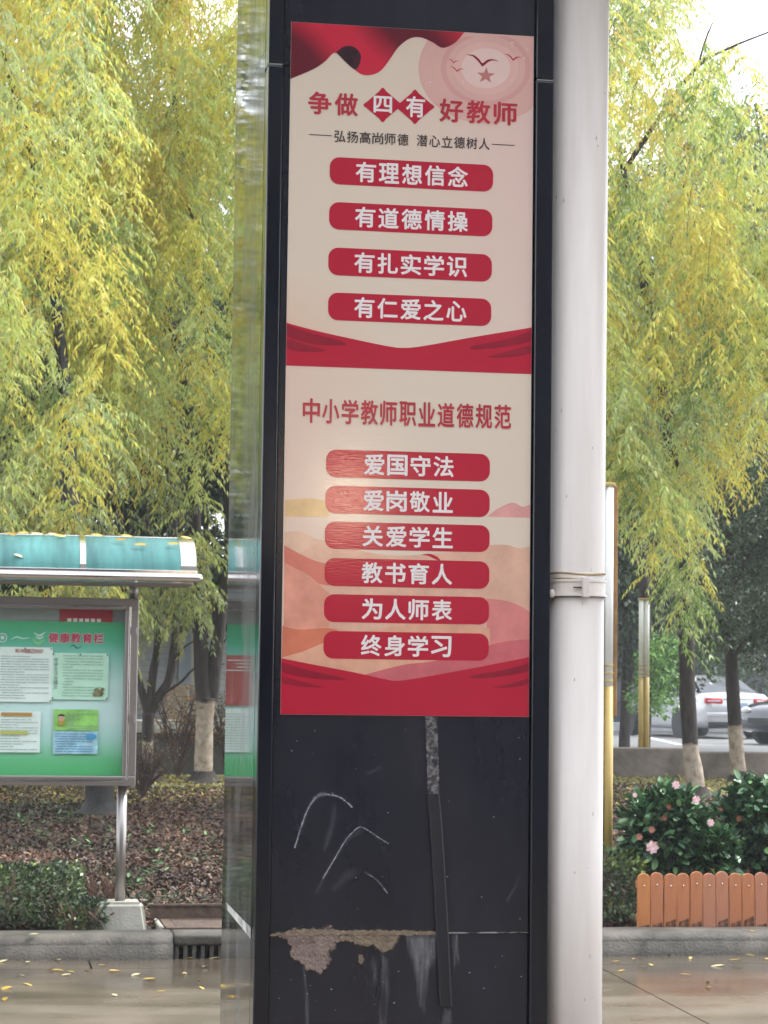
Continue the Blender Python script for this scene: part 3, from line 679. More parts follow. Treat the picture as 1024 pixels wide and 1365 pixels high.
# ================================================================== DOWNPIPE
pr = .0775
pcx = PXR + pr + .003; pcy = PY + .055
dp = thing('downpipe', (pcx, pcy, 0), 'cream plastic downpipe with a clamp band running beside the black pillar', 'pipe')
zj = at(770, 768, pcy).z
bm = bmesh.new(); tube(bm, [(pcx + .003, pcy, 0), (pcx + .003, pcy, zj - .02)], pr + .0025, 48); bmobj('lower_pipe', bm, M_pvc, dp, True)
bm = bmesh.new(); tube(bm, [(pcx + .003, pcy, zj - .03), (pcx + .003, pcy, zj + .002), (pcx + .003, pcy, zj + .0025), (pcx + .0035, pcy, zj + .008), (pcx + .009, pcy, 4.05)], [pr + .0055, pr + .0055, pr + .0045, pr + .0035, pr + .0045], 48); bmobj('upper_pipe', bm, M_pvc, dp, True)
for dz in (0.003, -.012):
    bm = bmesh.new(); tube(bm, [(pcx + .003 + (pr + .005) * math.cos(t), pcy + (pr + .005) * math.sin(t), zj + dz + .0025 * math.sin(3 * t + dz * 900)) for t in np.linspace(0, 2 * PI, 60)], .0028 if dz > 0 else .0018, 6, False); bmobj('joint_sealant', bm, M_seal, dp, True)
M_scuff = mat('grey_scuff', (.45, .41, .38), .7)
_r = random.Random(3)
for k in range(26):
    a_ = _r.uniform(-2.6, -.5); z = _r.uniform(.7, 3.2); hh, ww = _r.uniform(.002, .012), _r.uniform(.006, .03); rr = pr + (.0032 if z < zj - .03 else .0058); cxx = pcx + (.003 if z < zj else .005)
    bm = bmesh.new(); bm.faces.new([bm.verts.new((cxx + rr * math.cos(a_ + da), pcy + rr * math.sin(a_ + da), z + dz)) for da, dz in ((-ww, 0), (0, -hh * .4), (ww, _r.uniform(0, .003)), (ww * .2, hh))]); bmobj('scuff_mark', bm, M_scuff, dp)
zb0, zb1 = at(770, 796, pcy).z, at(770, 774, pcy).z
bm = bmesh.new()
for za, zb, r in ((zb0, zb1, pr + .0075), (zb0, zb0 + .006, pr + .011), (zb1 - .006, zb1, pr + .011)):
    tube(bm, [(pcx + .002, pcy, za), (pcx + .002, pcy, zb)], r, 48)
bmobj('clamp_band', bm, M_pvc, dp)
ang = math.radians(-82); cx, cy = pcx + (pr + .012) * math.cos(ang), pcy + (pr + .012) * math.sin(ang)
bm = bmesh.new(); box(bm, cx - .011, cx + .009, cy - .012, cy + .012, zb0 - .004, zb1 + .006, .003, 2); bmobj('clasp', bm, M_pvc, dp)
bm = bmesh.new(); box(bm, cx - .034, cx - .0115, cy - .003, cy + .002, (zb0 + zb1) / 2 - .0015, (zb0 + zb1) / 2 + .0015); bmobj('band_slot', bm, mat('slot_dark', (.05, .035, .03), .8), dp)
bm = bmesh.new(); kn = at(735, 792, PY - .02); bmesh.ops.create_uvsphere(bm, u_segments=16, v_segments=10, radius=.009); bmesh.ops.scale(bm, vec=(1, .6, 1.3), verts=bm.verts); bmesh.ops.translate(bm, vec=Vector((PXR + .009, PY - .004, zb0 + .006)), verts=bm.verts); bmobj('anchor_cap', bm, M_pvc, dp, True)

# ================================================================== NOTICE BOARD
YB = YK + .52
nbx = at(165, 1100, YB).x
nb_ = thing('notice_board', (nbx, YB, KERB_H), 'stainless steel notice board with a blue curved roof standing behind the kerb', 'notice board')
def bp_(px, py, Y=YB): return at(px, py, Y)
fx1 = bp_(183, 900).x; ix1 = bp_(165, 900).x
fz1, fz0 = bp_(100, 797).z, bp_(100, 1047).z
iz1, iz0 = bp_(100, 812).z, bp_(100, 1034).z
PWD = 2.62                                   # width of one glazed bay
postx = [bp_(162.5, 1100).x, bp_(162.5, 1100).x - PWD + .02, bp_(162.5, 1100).x - 2 * PWD + .04]
def base_block(x, y):
    bm = bmesh.new(); r = bmesh.ops.create_cube(bm, size=1)
    for v in r['verts']:
        top = v.co.z > 0; hx = .135 if top else .165; hy = .12 if top else .15
        v.co = Vector((x + (1 if v.co.x > 0 else -1) * hx - .005, y + (1 if v.co.y > 0 else -1) * hy, (KERB_H - .04) if not top else KERB_H + .145))
    bmesh.ops.bevel(bm, geom=bm.edges[:], offset=.022, segments=3, affect='EDGES'); return bmobj('concrete_foot', bm, M_concp, nb_, False)
for x in postx:
    bm = bmesh.new(); tube(bm, [(x, YB + .03, KERB_H + .10), (x, YB + .03, fz0 + .01)], .030, 20); bmobj('post', bm, M_steel2 if 0 else M_steel, nb_, True)
    bm = bmesh.new(); tube(bm, [(x + .045, YB + .06, fz1 - .02), (x + .045, YB + .06, bp_(170, 770).z)], .026, 16); bmobj('post', bm, M_steel, nb_, True)
    base_block(x, YB + .03)
for bay in range(2):
    xr = fx1 - bay * PWD; xl = xr - PWD + .004; wdt = fx1 - ix1
    for nm, (a, b, c, d) in {'top': (xl, xr, iz1, fz1), 'bottom': (xl, xr, fz0, iz0), 'left': (xl, xl + wdt, iz0, iz1), 'right': (xr - wdt, xr, iz0, iz1)}.items():
        bm = bmesh.new(); q = .0005 if nm in ('left', 'right') else 0
        box(bm, a, b, YB - .045 + q, YB + .06, c, d, .005, 2)
        fr = bmobj('frame_bar', bm, M_steel, nb_)
        # stepped inner lip
        bm = bmesh.new()
        if nm == 'top': box(bm, xl + wdt, xr - wdt, YB - .052, YB - .0455, c + .012, c + .022, .002)
        elif nm == 'bottom': box(bm, xl + wdt, xr - wdt, YB - .052, YB - .0455, d - .03, d - .02, .002)
        elif nm == 'left': box(bm, b - .034, b - .022, YB - .052, YB - .046, c - .02, d + .02, .002)
        else: box(bm, a + .022, a + .034, YB - .052, YB - .046, c - .02, d + .02, .002)
        bmobj('lip', bm, M_steel2, fr)
    bm = bmesh.new(); box(bm, xl + .02, xr - .02, YB + .061, YB + .07, fz0 + .01, fz1 - .01); bmobj('back_sheet', bm, mat('backing_grey', (.30, .33, .32), .6, var=.1), nb_)
    # glass
    gm = bpy.data.materials.get('board_glass')
    if gm is None:
        gm = bpy.data.materials.new('board_glass'); gm.use_nodes = True; N = gm.node_tree.nodes; L = gm.node_tree.links; N.remove(N['Principled BSDF'])
        tr = N.new('ShaderNodeBsdfTransparent'); tr.inputs['Color'].default_value = (.93, .97, .95, 1); gl = N.new('ShaderNodeBsdfGlossy'); gl.inputs['Roughness'].default_value = .03
        lw = N.new('ShaderNodeLayerWeight'); pw_ = N.new('ShaderNodeMath'); pw_.operation = 'POWER'; pw_.inputs[1].default_value = 5; L.new(lw.outputs['Facing'], pw_.inputs[0])
        fz = N.new('ShaderNodeMath'); fz.operation = 'MULTIPLY_ADD'; fz.inputs[1].default_value = .9; fz.inputs[2].default_value = .045; L.new(pw_.outputs[0], fz.inputs[0]); mx = N.new('ShaderNodeMixShader')
        L.new(fz.outputs[0], mx.inputs[0]); L.new(tr.outputs[0], mx.inputs[1]); L.new(gl.outputs[0], mx.inputs[2]); L.new(mx.outputs[0], N['Material Output'].inputs['Surface'])
    bm = bmesh.new(); bm.faces.new([bm.verts.new(v) for v in ((xl + wdt, YB - .02, iz0), (xr - wdt, YB - .02, iz0), (xr - wdt, YB - .02, iz1), (xl + wdt, YB - .02, iz1))]); bmobj('glass_pane', bm, gm, nb_)
    for dz in (.10, .62):
        bm = bmesh.new(); box(bm, xr - .024, xr - .010, YB - .055, YB - .046, iz1 - dz - .05, iz1 - dz, .002); bmobj('hinge', bm, M_steel, nb_)
# roof: curved translucent blue sheets on steel ribs
rzt, rzb = bp_(100, 717).z, bp_(100, 763).z
rx1 = at(262, 760, YB - .33).x
def roofpt(t):
    a = t * PI / 2 * .82
    return (YB - .33 + .46 * (1 - math.cos(a)) , rzb + (rzt + .01 - rzb) * math.sin(a) / math.sin(PI / 2 * .82))
m_blue = mat('blue_polycarbonate', (.10, .29, .28), .4, var=.45, vscale=3.5, stretch=(4, .5, .5), coat=.1)
N = m_blue.node_tree.nodes; L = m_blue.node_tree.links
tl = N.new('ShaderNodeBsdfTranslucent'); tl.inputs['Color'].default_value = (.13, .42, .40, 1); mx = N.new('ShaderNodeMixShader'); mx.inputs[0].default_value = .45
L.new(N['Principled BSDF'].outputs[0], mx.inputs[1]); L.new(tl.outputs[0], mx.inputs[2]); L.new(mx.outputs[0], N['Material Output'].inputs['Surface'])
ribx = [rx1 - .045, at(110, 740, YB - .2).x]
sp_ = ribx[0] - ribx[1]
while ribx[-1] > rx1 - 2 * PWD - .3: ribx.append(ribx[-1] - sp_)
for i, x in enumerate(ribx):
    w_ = .045 if i == 0 else .017
    for side in (0, 1):
        bm = bmesh.new(); rows = []
        for k in range(11):
            y, z = roofpt(k / 10)
            if side: y = 2 * (YB + .10) - y
            rows.append([bm.verts.new((x + s * w_, y + (.004 if dz < 0 else 0), z + dz)) for s, dz in ((-1, -.014), (-1, .006), (1, .006), (1, -.014))])
        for r0, r1 in zip(rows, rows[1:]):
            for k in range(4): bm.faces.new((r0[k], r1[k], r1[(k + 1) % 4], r0[(k + 1) % 4]))
        bmobj('roof_rib', bm, M_steel2, nb_)
        if i:
            xa, xb = x + w_ + .001, ribx[i - 1] - (.045 if i == 1 else .017) - .001
            bm = bmesh.new(); rows = []
            for k in range(11):
                y, z = roofpt(k / 10)
                if side: y = 2 * (YB + .10) - y
                rows.append([bm.verts.new((xx, y, z)) for xx in np.linspace(xa, xb, 5)])
            for r0, r1 in zip(rows, rows[1:]):
                for k in range(4): bm.faces.new((r0[k], r0[k + 1], r1[k + 1], r1[k]))
            bmobj('roof_sheet', bm, m_blue, nb_, True)
xl = ribx[-1]
bm = bmesh.new(); y, z = roofpt(1); box(bm, xl, rx1 + .0, YB + .085, YB + .115, z - .01, z + .012, .004); bmobj('ridge_bar', bm, M_steel2, nb_)
bm = bmesh.new(); box(bm, xl, rx1 + .005, YB - .345, YB - .32, rzb - .012, rzb + .008, .004, 2); bmobj('eaves_trim', bm, M_steel2, nb_)
bm = bmesh.new(); rt = at(270, 771, YB - .34); tube(bm, [(xl, YB - .35, rzb - .037), (rt.x - .03, YB - .35, rzb - .037), (rt.x - .008, YB - .35, rzb - .037), (rt.x, YB - .35, rzb - .037)], [.026, .026, .022, .01], 20); bmobj('gutter_rail', bm, M_steel2, nb_, True)
bm = bmesh.new(); box(bm, xl, rt.x - .05, YB - .30, YB + .10, rzb - .075, rzb - .062, .003); bmobj('soffit_sheet', bm, M_steel, nb_)
bm = bmesh.new(); box(bm, xl, rt.x - .05, YB + .53, YB + .56, rzb - .05, rzb + .008, .003); bmobj('eaves_trim', bm, M_steel2, nb_)

# papers behind the glass
def sheet(name, x0, y0, x1, y1, dy, m, label, cat, group=None, curl=.004):
    a, b = at(x0, y0, YB + dy), at(x1, y1, YB + dy)
    t = thing(name, (a.x, YB + dy, b.z), label, cat, group); bm = bmesh.new(); rows = []
    for i in range(7):
        rows.append([bm.verts.new((a.x + (b.x - a.x) * j / 6, YB + dy - curl * abs(math.sin(j * 1.1 + i * .7)) * (i == 6 or j in (0, 6)), b.z + (a.z - b.z) * (1 - i / 6))) for j in range(7)])
    for r0, r1 in zip(rows, rows[1:]):
        for k in range(6): bm.faces.new((r0[k], r0[k + 1], r1[k + 1], r1[k]))
    bmobj('paper', bm, m, t); return t, a, b
def backing(x0, x1, z0, z1, y, parent, mfun, nx=8, nz=24):
    bm = bmesh.new(); cl = bm.loops.layers.float_color.new('Col'); G = [[bm.verts.new((x0 + (x1 - x0) * j / nx, y, z1 - (z1 - z0) * i / nz)) for j in range(nx + 1)] for i in range(nz + 1)]
    for i in range(nz):
        for j in range(nx):
            f = bm.faces.new((G[i][j], G[i + 1][j], G[i + 1][j + 1], G[i][j + 1]))
            for l, (a, b) in zip(f.loops, ((i, j), (i + 1, j), (i + 1, j + 1), (i, j + 1))): l[cl] = (*mfun(b / nx, a / nz), 1)
    m = bpy.data.materials.get('print_gradient')
    if m is None:
        m = bpy.data.materials.new('print_gradient'); m.use_nodes = True; p = m.node_tree.nodes['Principled BSDF']; p.inputs['Roughness'].default_value = .4
        a = m.node_tree.nodes.new('ShaderNodeAttribute'); a.attribute_name = 'Col'; m.node_tree.links.new(a.outputs['Color'], p.inputs['Base Color'])
    return bmobj('print', bm, m, parent)
def green_ink(u, v):
    st = [(0, (.07, .46, .20)), (.12, (.09, .50, .30)), (.2, (.24, .62, .50)), (.38, (.62, .84, .80)), (.62, (.68, .87, .86)), (.76, (.42, .74, .64)), (.88, (.14, .54, .24)), (1, (.08, .46, .15))]
    for (a, ca), (b, cb) in zip(st, st[1:]):
        if a <= v <= b: k = (v - a) / (b - a); return tuple(np.array(ca) * (1 - k) + np.array(cb) * k)
    return st[-1][1]
YI = YB + .045
def red_ink(u, v): return (.42, .03, .04)
ga, gb = bp_(-2, 827, YI), bp_(165.5, 1033, YI)
for i in range(2):
    x1_ = gb.x - i * PWD
    lab = 'green gradient health education poster filling the glazed bay beside the bright pillar' if i == 0 else 'green gradient poster filling the next bay of the notice board'
    gp = thing('wall_poster', ((x1_ - 1.2), YI, gb.z), lab, 'poster')
    backing(x1_ - PWD + .17, x1_ + .01, gb.z - .03, ga.z, YI + .004, gp, green_ink)
    if i == 0: gp0 = gp
# red banner sheet at the top behind, slipping out
ra, rb = at(80, 812, YI), at(150, 830, YI)
rp = thing('banner', (ra.x, YI + .006, rb.z), 'red sheet with white lettering showing above the green health poster', 'banner')
bm = bmesh.new(); bm.faces.new([bm.verts.new(v) for v in ((ra.x, YI + .008, rb.z - .3), (rb.x, YI + .008, rb.z - .3), (rb.x, YI + .008, ra.z + .01), (ra.x, YI + .008, ra.z + .01))]); bmobj('sheet', bm, mat('banner_red', (.42, .03, .05), .5), rp)
for k in range(6):
    bm = bmesh.new(); x = ra.x + .045 + k * .035; z = at(100, 827, YI).z; box(bm, x, x + .024, YI + .0068, YI + .0075, z - .01, z + .012); bmobj('lettering', bm, P_white, rp)
M_paper = mat('office_paper', (.86, .93, .89), .6, var=.03); M_paper2 = mat('pale_green_paper', (.58, .85, .68), .6, var=.05)
M_ink = mat('printed_text', (.27, .35, .33), .6); M_inkr = mat('red_text', (.42, .10, .07), .6)
def lines(t, a, b, y, n, x0=.08, x1=.94, z0=.12, z1=.93, m=None, seed=1, h=.0016):
    r = random.Random(seed); bm = bmesh.new(); W = b.x - a.x; H = a.z - b.z
    for k in range(n):
        z = a.z - H * (z0 + (z1 - z0) * k / max(1, n - 1)); xe = x1 if r.random() > .3 else r.uniform(.4, .85) * x1; x = a.x + W * (x0 + (0.03 if r.random() < .3 else 0))
        while x < a.x + W * xe:
            w_ = r.uniform(.018, .09); xx = min(x + w_, a.x + W * xe)
            bm.faces.new([bm.verts.new(v) for v in ((x, y, z - h), (xx, y, z - h), (xx, y, z + h), (x, y, z + h))]); x = xx + r.uniform(.003, .008)
    return bmobj('text_lines', bm, m or M_ink, t)
def pins(t, a, b, y):
    for x, z in ((a.x + .008, a.z - .008), (b.x - .008, a.z - .008), (a.x + .008, b.z + .008), (b.x - .008, b.z + .008), ((a.x + b.x) / 2, a.z - .008)):
        bm = bmesh.new(); bmesh.ops.create_uvsphere(bm, u_segments=8, v_segments=5, radius=.0045); bmesh.ops.translate(bm, vec=(x, y - .002, z), verts=bm.verts); bmobj('pin', bm, mat('pin_green', (.05, .12, .07), .4), t)
def glyph_row(t, s, a, b, fx0, fx1, fz, h, y, m, vert=False, off=.01):
    W = b.x - a.x; H = a.z - b.z; n = len(s)
    for i, ch in enumerate(s):
        if vert: cx = a.x + W * fx0; cz = a.z - H * (fz + (fx1 - fz) * (i + .5) / n)
        else: cx = a.x + W * (fx0 + (fx1 - fx0) * (i + .5) / n); cz = a.z - H * fz
        letter(ch, cx, cz, h * .95, h, y, m, t, off)
t, a, b = sheet('notice_sheet', -3, 862, 69, 936, .036, M_paper, 'large white typed sheet with a red title, upper left on the green poster', 'notice sheet')
lines(t, a, b, YB + .029, 17, seed=3, z0=.17, x0=.06); glyph_row(t, '青少年健康卫生知识', a, b, .32, .82, .07, .024, YB + .029, M_inkr); pins(t, a, b, YB + .03)
t, a, b = sheet('notice_sheet', 69.5, 870, 144, 933, .037, M_paper2, 'pale green typed sheet with a vertical title and small picture, upper right on the poster', 'notice sheet')
lines(t, a, b, YB + .030, 15, x0=.19, x1=.9, z0=.06, z1=.92, seed=5); glyph_row(t, '健康生活每一天', a, b, .075, .78, .1, .024, YB + .030, M_ink, True); pins(t, a, b, YB + .031)
bm = bmesh.new(); 
for (u, v, r_) in ((.80, .80, .018), (.86, .86, .022), (.78, .88, .018), (.90, .78, .013)):
    c = Vector((a.x + (b.x - a.x) * u, YB + .0285 - u * .0006, a.z - (a.z - b.z) * v)); bm.faces.new([bm.verts.new(c + Vector((math.cos(q) * r_, 0, math.sin(q) * r_ * .8))) for q in np.linspace(0, 2 * PI, 9)[:-1]][::-1])
bmobj('small_picture', bm, mat('picture_ink', (.20, .17, .08), .6, var=.8, vscale=60), t)
t, a, b = sheet('notice_sheet', -3, 948, 53, 1003, .036, M_paper, 'white typed sheet with ochre heading bars, lower left on the green poster', 'notice sheet')
lines(t, a, b, YB + .029, 12, seed=8, z0=.2, x0=.05)
M_och = mat('ochre_bar', (.50, .26, .05), .6); M_yel = mat('yellow_bar', (.55, .55, .12), .6)
for z_, m_, xe in ((.07, M_och, .8), (.52, M_yel, .72)):
    bm = bmesh.new(); z = a.z - (a.z - b.z) * z_; box(bm, a.x + .02, a.x + (b.x - a.x) * xe, YB + .0270, YB + .0275, z - .010, z + .010); bmobj('heading_bar', bm, m_, t)
t, a, b = sheet('notice_sheet', 72, 945.5, 130.5, 974, .036, mat('lime_paper', (.30, .62, .14), .6, var=.3, vscale=9), 'small bright green sheet with a cartoon child, on the lower right of the poster', 'notice sheet')
lines(t, a, b, YB + .029, 7, x0=.28, x1=.93, z0=.2, z1=.9, seed=9, h=.0018)
bm = bmesh.new(); c = Vector((a.x + .045, YB + .0275, a.z - .05)); bm.faces.new([bm.verts.new(c + Vector((math.cos(q) * .019, 0, math.sin(q) * .02))) for q in np.linspace(0, 2 * PI, 13)[:-1]][::-1]); bmobj('child_face', bm, mat('face_print', (.62, .40, .25), .6), t)
bm = bmesh.new(); c = Vector((a.x + .045, YB + .0270, a.z - .04)); bm.faces.new([bm.verts.new(c + Vector((math.cos(q) * .021, 0, math.sin(q) * .013))) for q in np.linspace(0, PI, 9)][::-1]); bmobj('child_hair', bm, mat('hair_print', (.05, .04, .03), .6), t)
bm = bmesh.new(); c = Vector((a.x + .045, YB + .0270, a.z - .075)); box(bm, c.x - .02, c.x + .02, c.y, c.y + .0004, c.z - .018, c.z + .006); bmobj('child_shirt', bm, mat('shirt_print', (.50, .33, .06), .6), t)
t, a, b = sheet('notice_sheet', 71, 974.5, 130, 1005, .036, mat('blue_paper', (.42, .66, .78), .6, var=.25, vscale=12), 'small pale blue typed sheet below the bright green sheet', 'notice sheet')
lines(t, a, b, YB + .029, 8, x0=.05, x1=.9, z0=.12, z1=.9, seed=10, m=mat('blue_text', (.08, .25, .50), .6), h=.0018)
bm = bmesh.new(); c = Vector((b.x - .04, YB + .0275, a.z - .03)); bm.faces.new([bm.verts.new(c + Vector((math.cos(q) * .032, 0, math.sin(q) * .017))) for q in np.linspace(0, 2 * PI, 13)[:-1]][::-1]); bmobj('blue_emblem', bm, mat('blue_emblem', (.07, .34, .62), .5), t)
# poster heading on the green sheet
za = at(64, 850, YI); zb = at(139, 850, YI)
for ch, k in zip('健康教育栏', range(5)):
    cx = za.x + (zb.x - za.x) * (k + .5) / 5; cz = za.z
    letter(ch, cx, cz, .066, .066, YI + .0015, mat('pale_outline', (.62, .70, .66), .5), gp0, .085); letter(ch, cx, cz, .060, .060, YI + .0003, mat('heading_red', (.55, .04, .09), .5), gp0, .03)
def gcurve(pts, wd, m, nm):
    P = smooth_path([at(x, y, YI + .0015) for x, y in pts], 5); bm = bmesh.new(); rows = []
    for i, p in enumerate(P):
        d = (P[min(i + 1, len(P) - 1)] - P[max(i - 1, 0)]).normalized(); nn = Vector((-d.z, 0, d.x)); k = wd * math.sin(PI * (i + .6) / (len(P) + .2)); rows.append((bm.verts.new(p + nn * k / 2), bm.verts.new(p - nn * k / 2)))
    for r0, r1 in zip(rows, rows[1:]): bm.faces.new((r0[0], r0[1], r1[1], r1[0]))
    bmobj(nm, bm, m, gp0)
M_lg = mat('logo_green', (.25, .62, .28), .5); M_lw = mat('logo_pale', (.55, .78, .66), .5)
gcurve([(44, 850), (47, 856), (53, 857), (60, 852)], .018, M_lg, 'leaf_logo'); gcurve([(45, 843), (51, 847), (56, 846), (61, 842)], .014, M_lw, 'leaf_logo'); gcurve([(47, 849), (53, 851), (59, 848)], .012, M_lw, 'leaf_logo')
gcurve([(14, 853), (22, 849), (30, 851), (41, 850)], .009, M_lw, 'flourish'); gcurve([(93, 863), (98, 860), (103, 864), (110, 861)], .009, mat('logo_dark', (.03, .2, .16), .5), 'flourish')
for r_, m_ in ((.028, M_lw), (.022, mat('logo_blue', (.15, .42, .36), .5)), (.012, M_lw)):
    c = at(3.5, 850, YI + .001); c.y = YI + .0015 + (r_ - .028) * .1
    bm = bmesh.new(); bm.faces.new([bm.verts.new(c + Vector((math.cos(q) * r_, 0, math.sin(q) * r_))) for q in np.linspace(0, 2 * PI, 25)[:-1]][::-1]); bmobj('round_emblem', bm, m_, gp0)
# the column of sheets just left of these: the mirror side of the pillar shows it
M_redp = mat('red_paper', (.45, .10, .09), .6, var=.1)
t, a, b = sheet('notice_sheet', -62, 868, -5, 937, .036, M_redp, 'red printed sheet just left of the white typed sheets on the green poster', 'notice sheet')
lines(t, a, b, YB + .029, 4, seed=21, z0=.1, z1=.3, h=.003, m=M_paper)
t, a, b = sheet('notice_sheet', -62, 941, -5, 1000, .036, M_paper, 'white typed sheet below the red printed sheet on the green poster', 'notice sheet')
lines(t, a, b, YB + .029, 14, seed=22)

# ================================================================== DRAIN GRATE AND EDGING beside the board
gx0, gx1 = gnd(222, 1240, KERB_H).x, gnd(420, 1240, KERB_H).x
GY0 = YK + KERB_D + .01
gr = thing('drain_grate', ((gx0 + gx1) / 2, GY0, KERB_H - .02), 'rusty slatted grate over the drain just behind the kerb', 'grate')
M_rust = mat('brown_rust', (.10, .065, .045), .6, var=.4, vscale=20, bump=.3)
GY1 = GY0 + .50
bm = bmesh.new(); box(bm, gx0, gx0 + .06, GY0, GY1, KERB_H - .03, KERB_H + .012, .003); bmobj('grate_frame', bm, M_rust, gr)
bm = bmesh.new(); box(bm, gx0 + .06, gx1, GY0, GY0 + .02, KERB_H - .03, KERB_H + .012, .003); bmobj('grate_frame', bm, M_rust, gr); bm = bmesh.new(); box(bm, gx0 + .06, gx1, GY1 - .02, GY1, KERB_H - .03, KERB_H + .012, .003); bmobj('grate_frame', bm, M_rust, gr)
for k in range(8):
    y = GY0 + .05 + k * .055; bm = bmesh.new(); box(bm, gx0 + .061, gx1 - .01, y, y + .03, KERB_H - .02, KERB_H + .008, .004); bmobj('slat', bm, M_rust, gr)
bm = bmesh.new(); box(bm, gx0, gx1, GY0, GY1, -.02, .03); bmobj('pit', bm, mat('drain_dark', (.01, .01, .009)), gr)
ed = thing('steel_edging', (gx0, GY1 + .1, KERB_H), 'brown rusty channel beam lying along the leaf bed behind the grate', 'edging beam')
EX0 = at(200, 1215, GY1 + .03).x
bm = bmesh.new(); box(bm, EX0, gx1 + .3, GY1 + .015, GY1 + .02, KERB_H - .08, KERB_H + .10, .002); bmobj('web', bm, M_rust, ed)
bm = bmesh.new(); box(bm, EX0, gx1 + .3, GY1 + .0, GY1 + .0145, KERB_H + .085, KERB_H + .10, .002); bmobj('flange', bm, M_rust, ed)
ed2x = at(212, 1235, GY0).x
bm = bmesh.new(); box(bm, ed2x, gx0 - .012, GY0 + .01, GY1 - .05, KERB_H - .05, KERB_H + .02, .01, 2)
o = bmobj('concrete_block', bm, M_concp); props(o, 'small pale concrete block between the board foot and the grate', 'block')

# ================================================================== PICKET FENCE
FY = YK + .36
pf = thing('picket_fence', (at(852, 1238, FY).x, FY, KERB_H), 'low terracotta picket fence with round tops behind the kerb in front of the camellias', 'fence')
fxa = at(849, 1200, FY).x; pw = at(866.6, 1200, FY).x - fxa; ftz = at(858, 1163, FY).z; fbz = at(858, 1241, FY).z
m_pick = []
for k, (c, c2) in enumerate((((.56, .22, .09), (.40, .14, .06)), ((.54, .22, .11), (.40, .17, .10)), ((.60, .25, .08), (.46, .16, .05)), ((.44, .17, .09), (.30, .12, .07)))):
    m_pick.append(mat('stained_wood_%s' % 'abcd'[k], c, .6, var=.3, vscale=5, col2=c2, stretch=(3, 1, .5), bump=.3, bscale=50))
fr = random.Random(4)
def picket_me(h, w_):
    bm = bmesh.new(); prof = [(-w_ / 2, 0)] + [(w_ / 2, 0)] + [(w_ / 2 * math.cos(q), h - w_ * .42 + w_ * .42 * math.sin(q)) for q in np.linspace(0, PI, 9)]
    f = [bm.verts.new((x, -.009, z)) for x, z in prof]; g = [bm.verts.new((x, .009, z)) for x, z in prof]
    bm.faces.new(f); bm.faces.new(g[::-1]); n = len(f)
    for k in range(n): bm.faces.new((f[k], g[k], g[(k + 1) % n], f[(k + 1) % n]))
    bm.normal_update(); bmesh.ops.bevel(bm, geom=bm.edges[:], offset=.002, segments=1, affect='EDGES'); return bm
smud = wearmat('green_black_grime', (.03, .028, .02), .50, 16, soft=.12, bump=0)
for k in range(16):
    h = ftz - fbz + fr.uniform(-.009, .009); bm = picket_me(h, pw - .0035); bmesh.ops.translate(bm, verts=bm.verts, vec=(0, 0, 0))
    me_w = Vector((fxa + pw * (k + .5), FY + fr.uniform(-.003, .003), fbz))
    bmesh.ops.translate(bm, verts=bm.verts, vec=me_w); o = bmobj('plank', bm, m_pick[fr.choice([0, 0, 1, 2, 3])], pf, loc=me_w)
    o.rotation_euler.y = fr.uniform(-.012, .012)
    bm = bmesh.new(); bmesh.ops.create_uvsphere(bm, u_segments=8, v_segments=5, radius=.006); bmesh.ops.translate(bm, vec=me_w + Vector((0, -.0105, h - .075)), verts=bm.verts); bmobj('screw', bm, M_steel2, o)
    if fr.random() < .75:
        hh = fr.uniform(.04, .09); bm = bmesh.new(); bm.faces.new([bm.verts.new(me_w + Vector(v)) for v in ((-pw * .45, -.0096, .002), (pw * .45, -.0096, .002), (pw * .4, -.0096, hh), (-pw * .3, -.0096, hh * .7))]); bmobj('grime', bm, smud, o)
for z in (.08, ftz - fbz - .075):
    bm = bmesh.new(); box(bm, fxa, fxa + pw * 16, FY + .0135, FY + .035, fbz + z - .02, fbz + z + .02, .002); bmobj('rail', bm, m_pick[0], pf)

# ================================================================== LAMP POSTS
def lamp_post(p, label, h=2.85, r=.027, gap=.062, ang=0.0, strip=False, ringz=1.52):
    t = thing('lamp_post', p, label, 'lamp post'); d = Vector((math.cos(ang), math.sin(ang), 0))
    for s in (-1, 1):
        c = Vector(p) + d * s * gap / 2
        bm = bmesh.new(); tube(bm, [c, c + Vector((0, 0, ringz))], r + .002, 18); bmobj('gold_tube', bm, M_gold, t, True)
        bm = bmesh.new(); tube(bm, [c + Vector((0, 0, ringz + .002)), c + Vector((0, 0, h))], r, 18); o = bmobj('white_tube', bm, M_wtube, t, True)
        for k in range(3):
            z = ringz + .03 + .05 * k; bm = bmesh.new(); tube(bm, [c + Vector((0, 0, z)), c + Vector((0, 0, z + .010))], r + .0035, 18); bmobj('gold_ring', bm, M_gold, o)
    bm = bmesh.new(); obox(bm, Vector(p) + Vector((0, 0, h + .01)), d, Vector((-d.y, d.x, 0)), Vector((0, 0, 1)), gap / 2 + r + .005, r + .006, .012, .004); bmobj('cap', bm, M_gold, t)
    bm = bmesh.new(); obox(bm, Vector(p) + Vector((0, 0, .012)), d, Vector((-d.y, d.x, 0)), Vector((0, 0, 1)), .13, .10, .012, .003); bmobj('base_plate', bm, M_wpaint if not strip else M_gold, t)
    if strip:
        c = Vector(p) + d * (gap / 2 + r + .012); bm = bmesh.new(); box(bm, c.x - .012, c.x + .013, c.y - .012, c.y + .012, 1.25 + p[2], p[2] + h, .003); bmobj('side_strip', bm, mat('brown_strip', (.30, .16, .055), .5, metal=.3, var=.3), t)
    return t
lp = on_bed(858, 1034); 
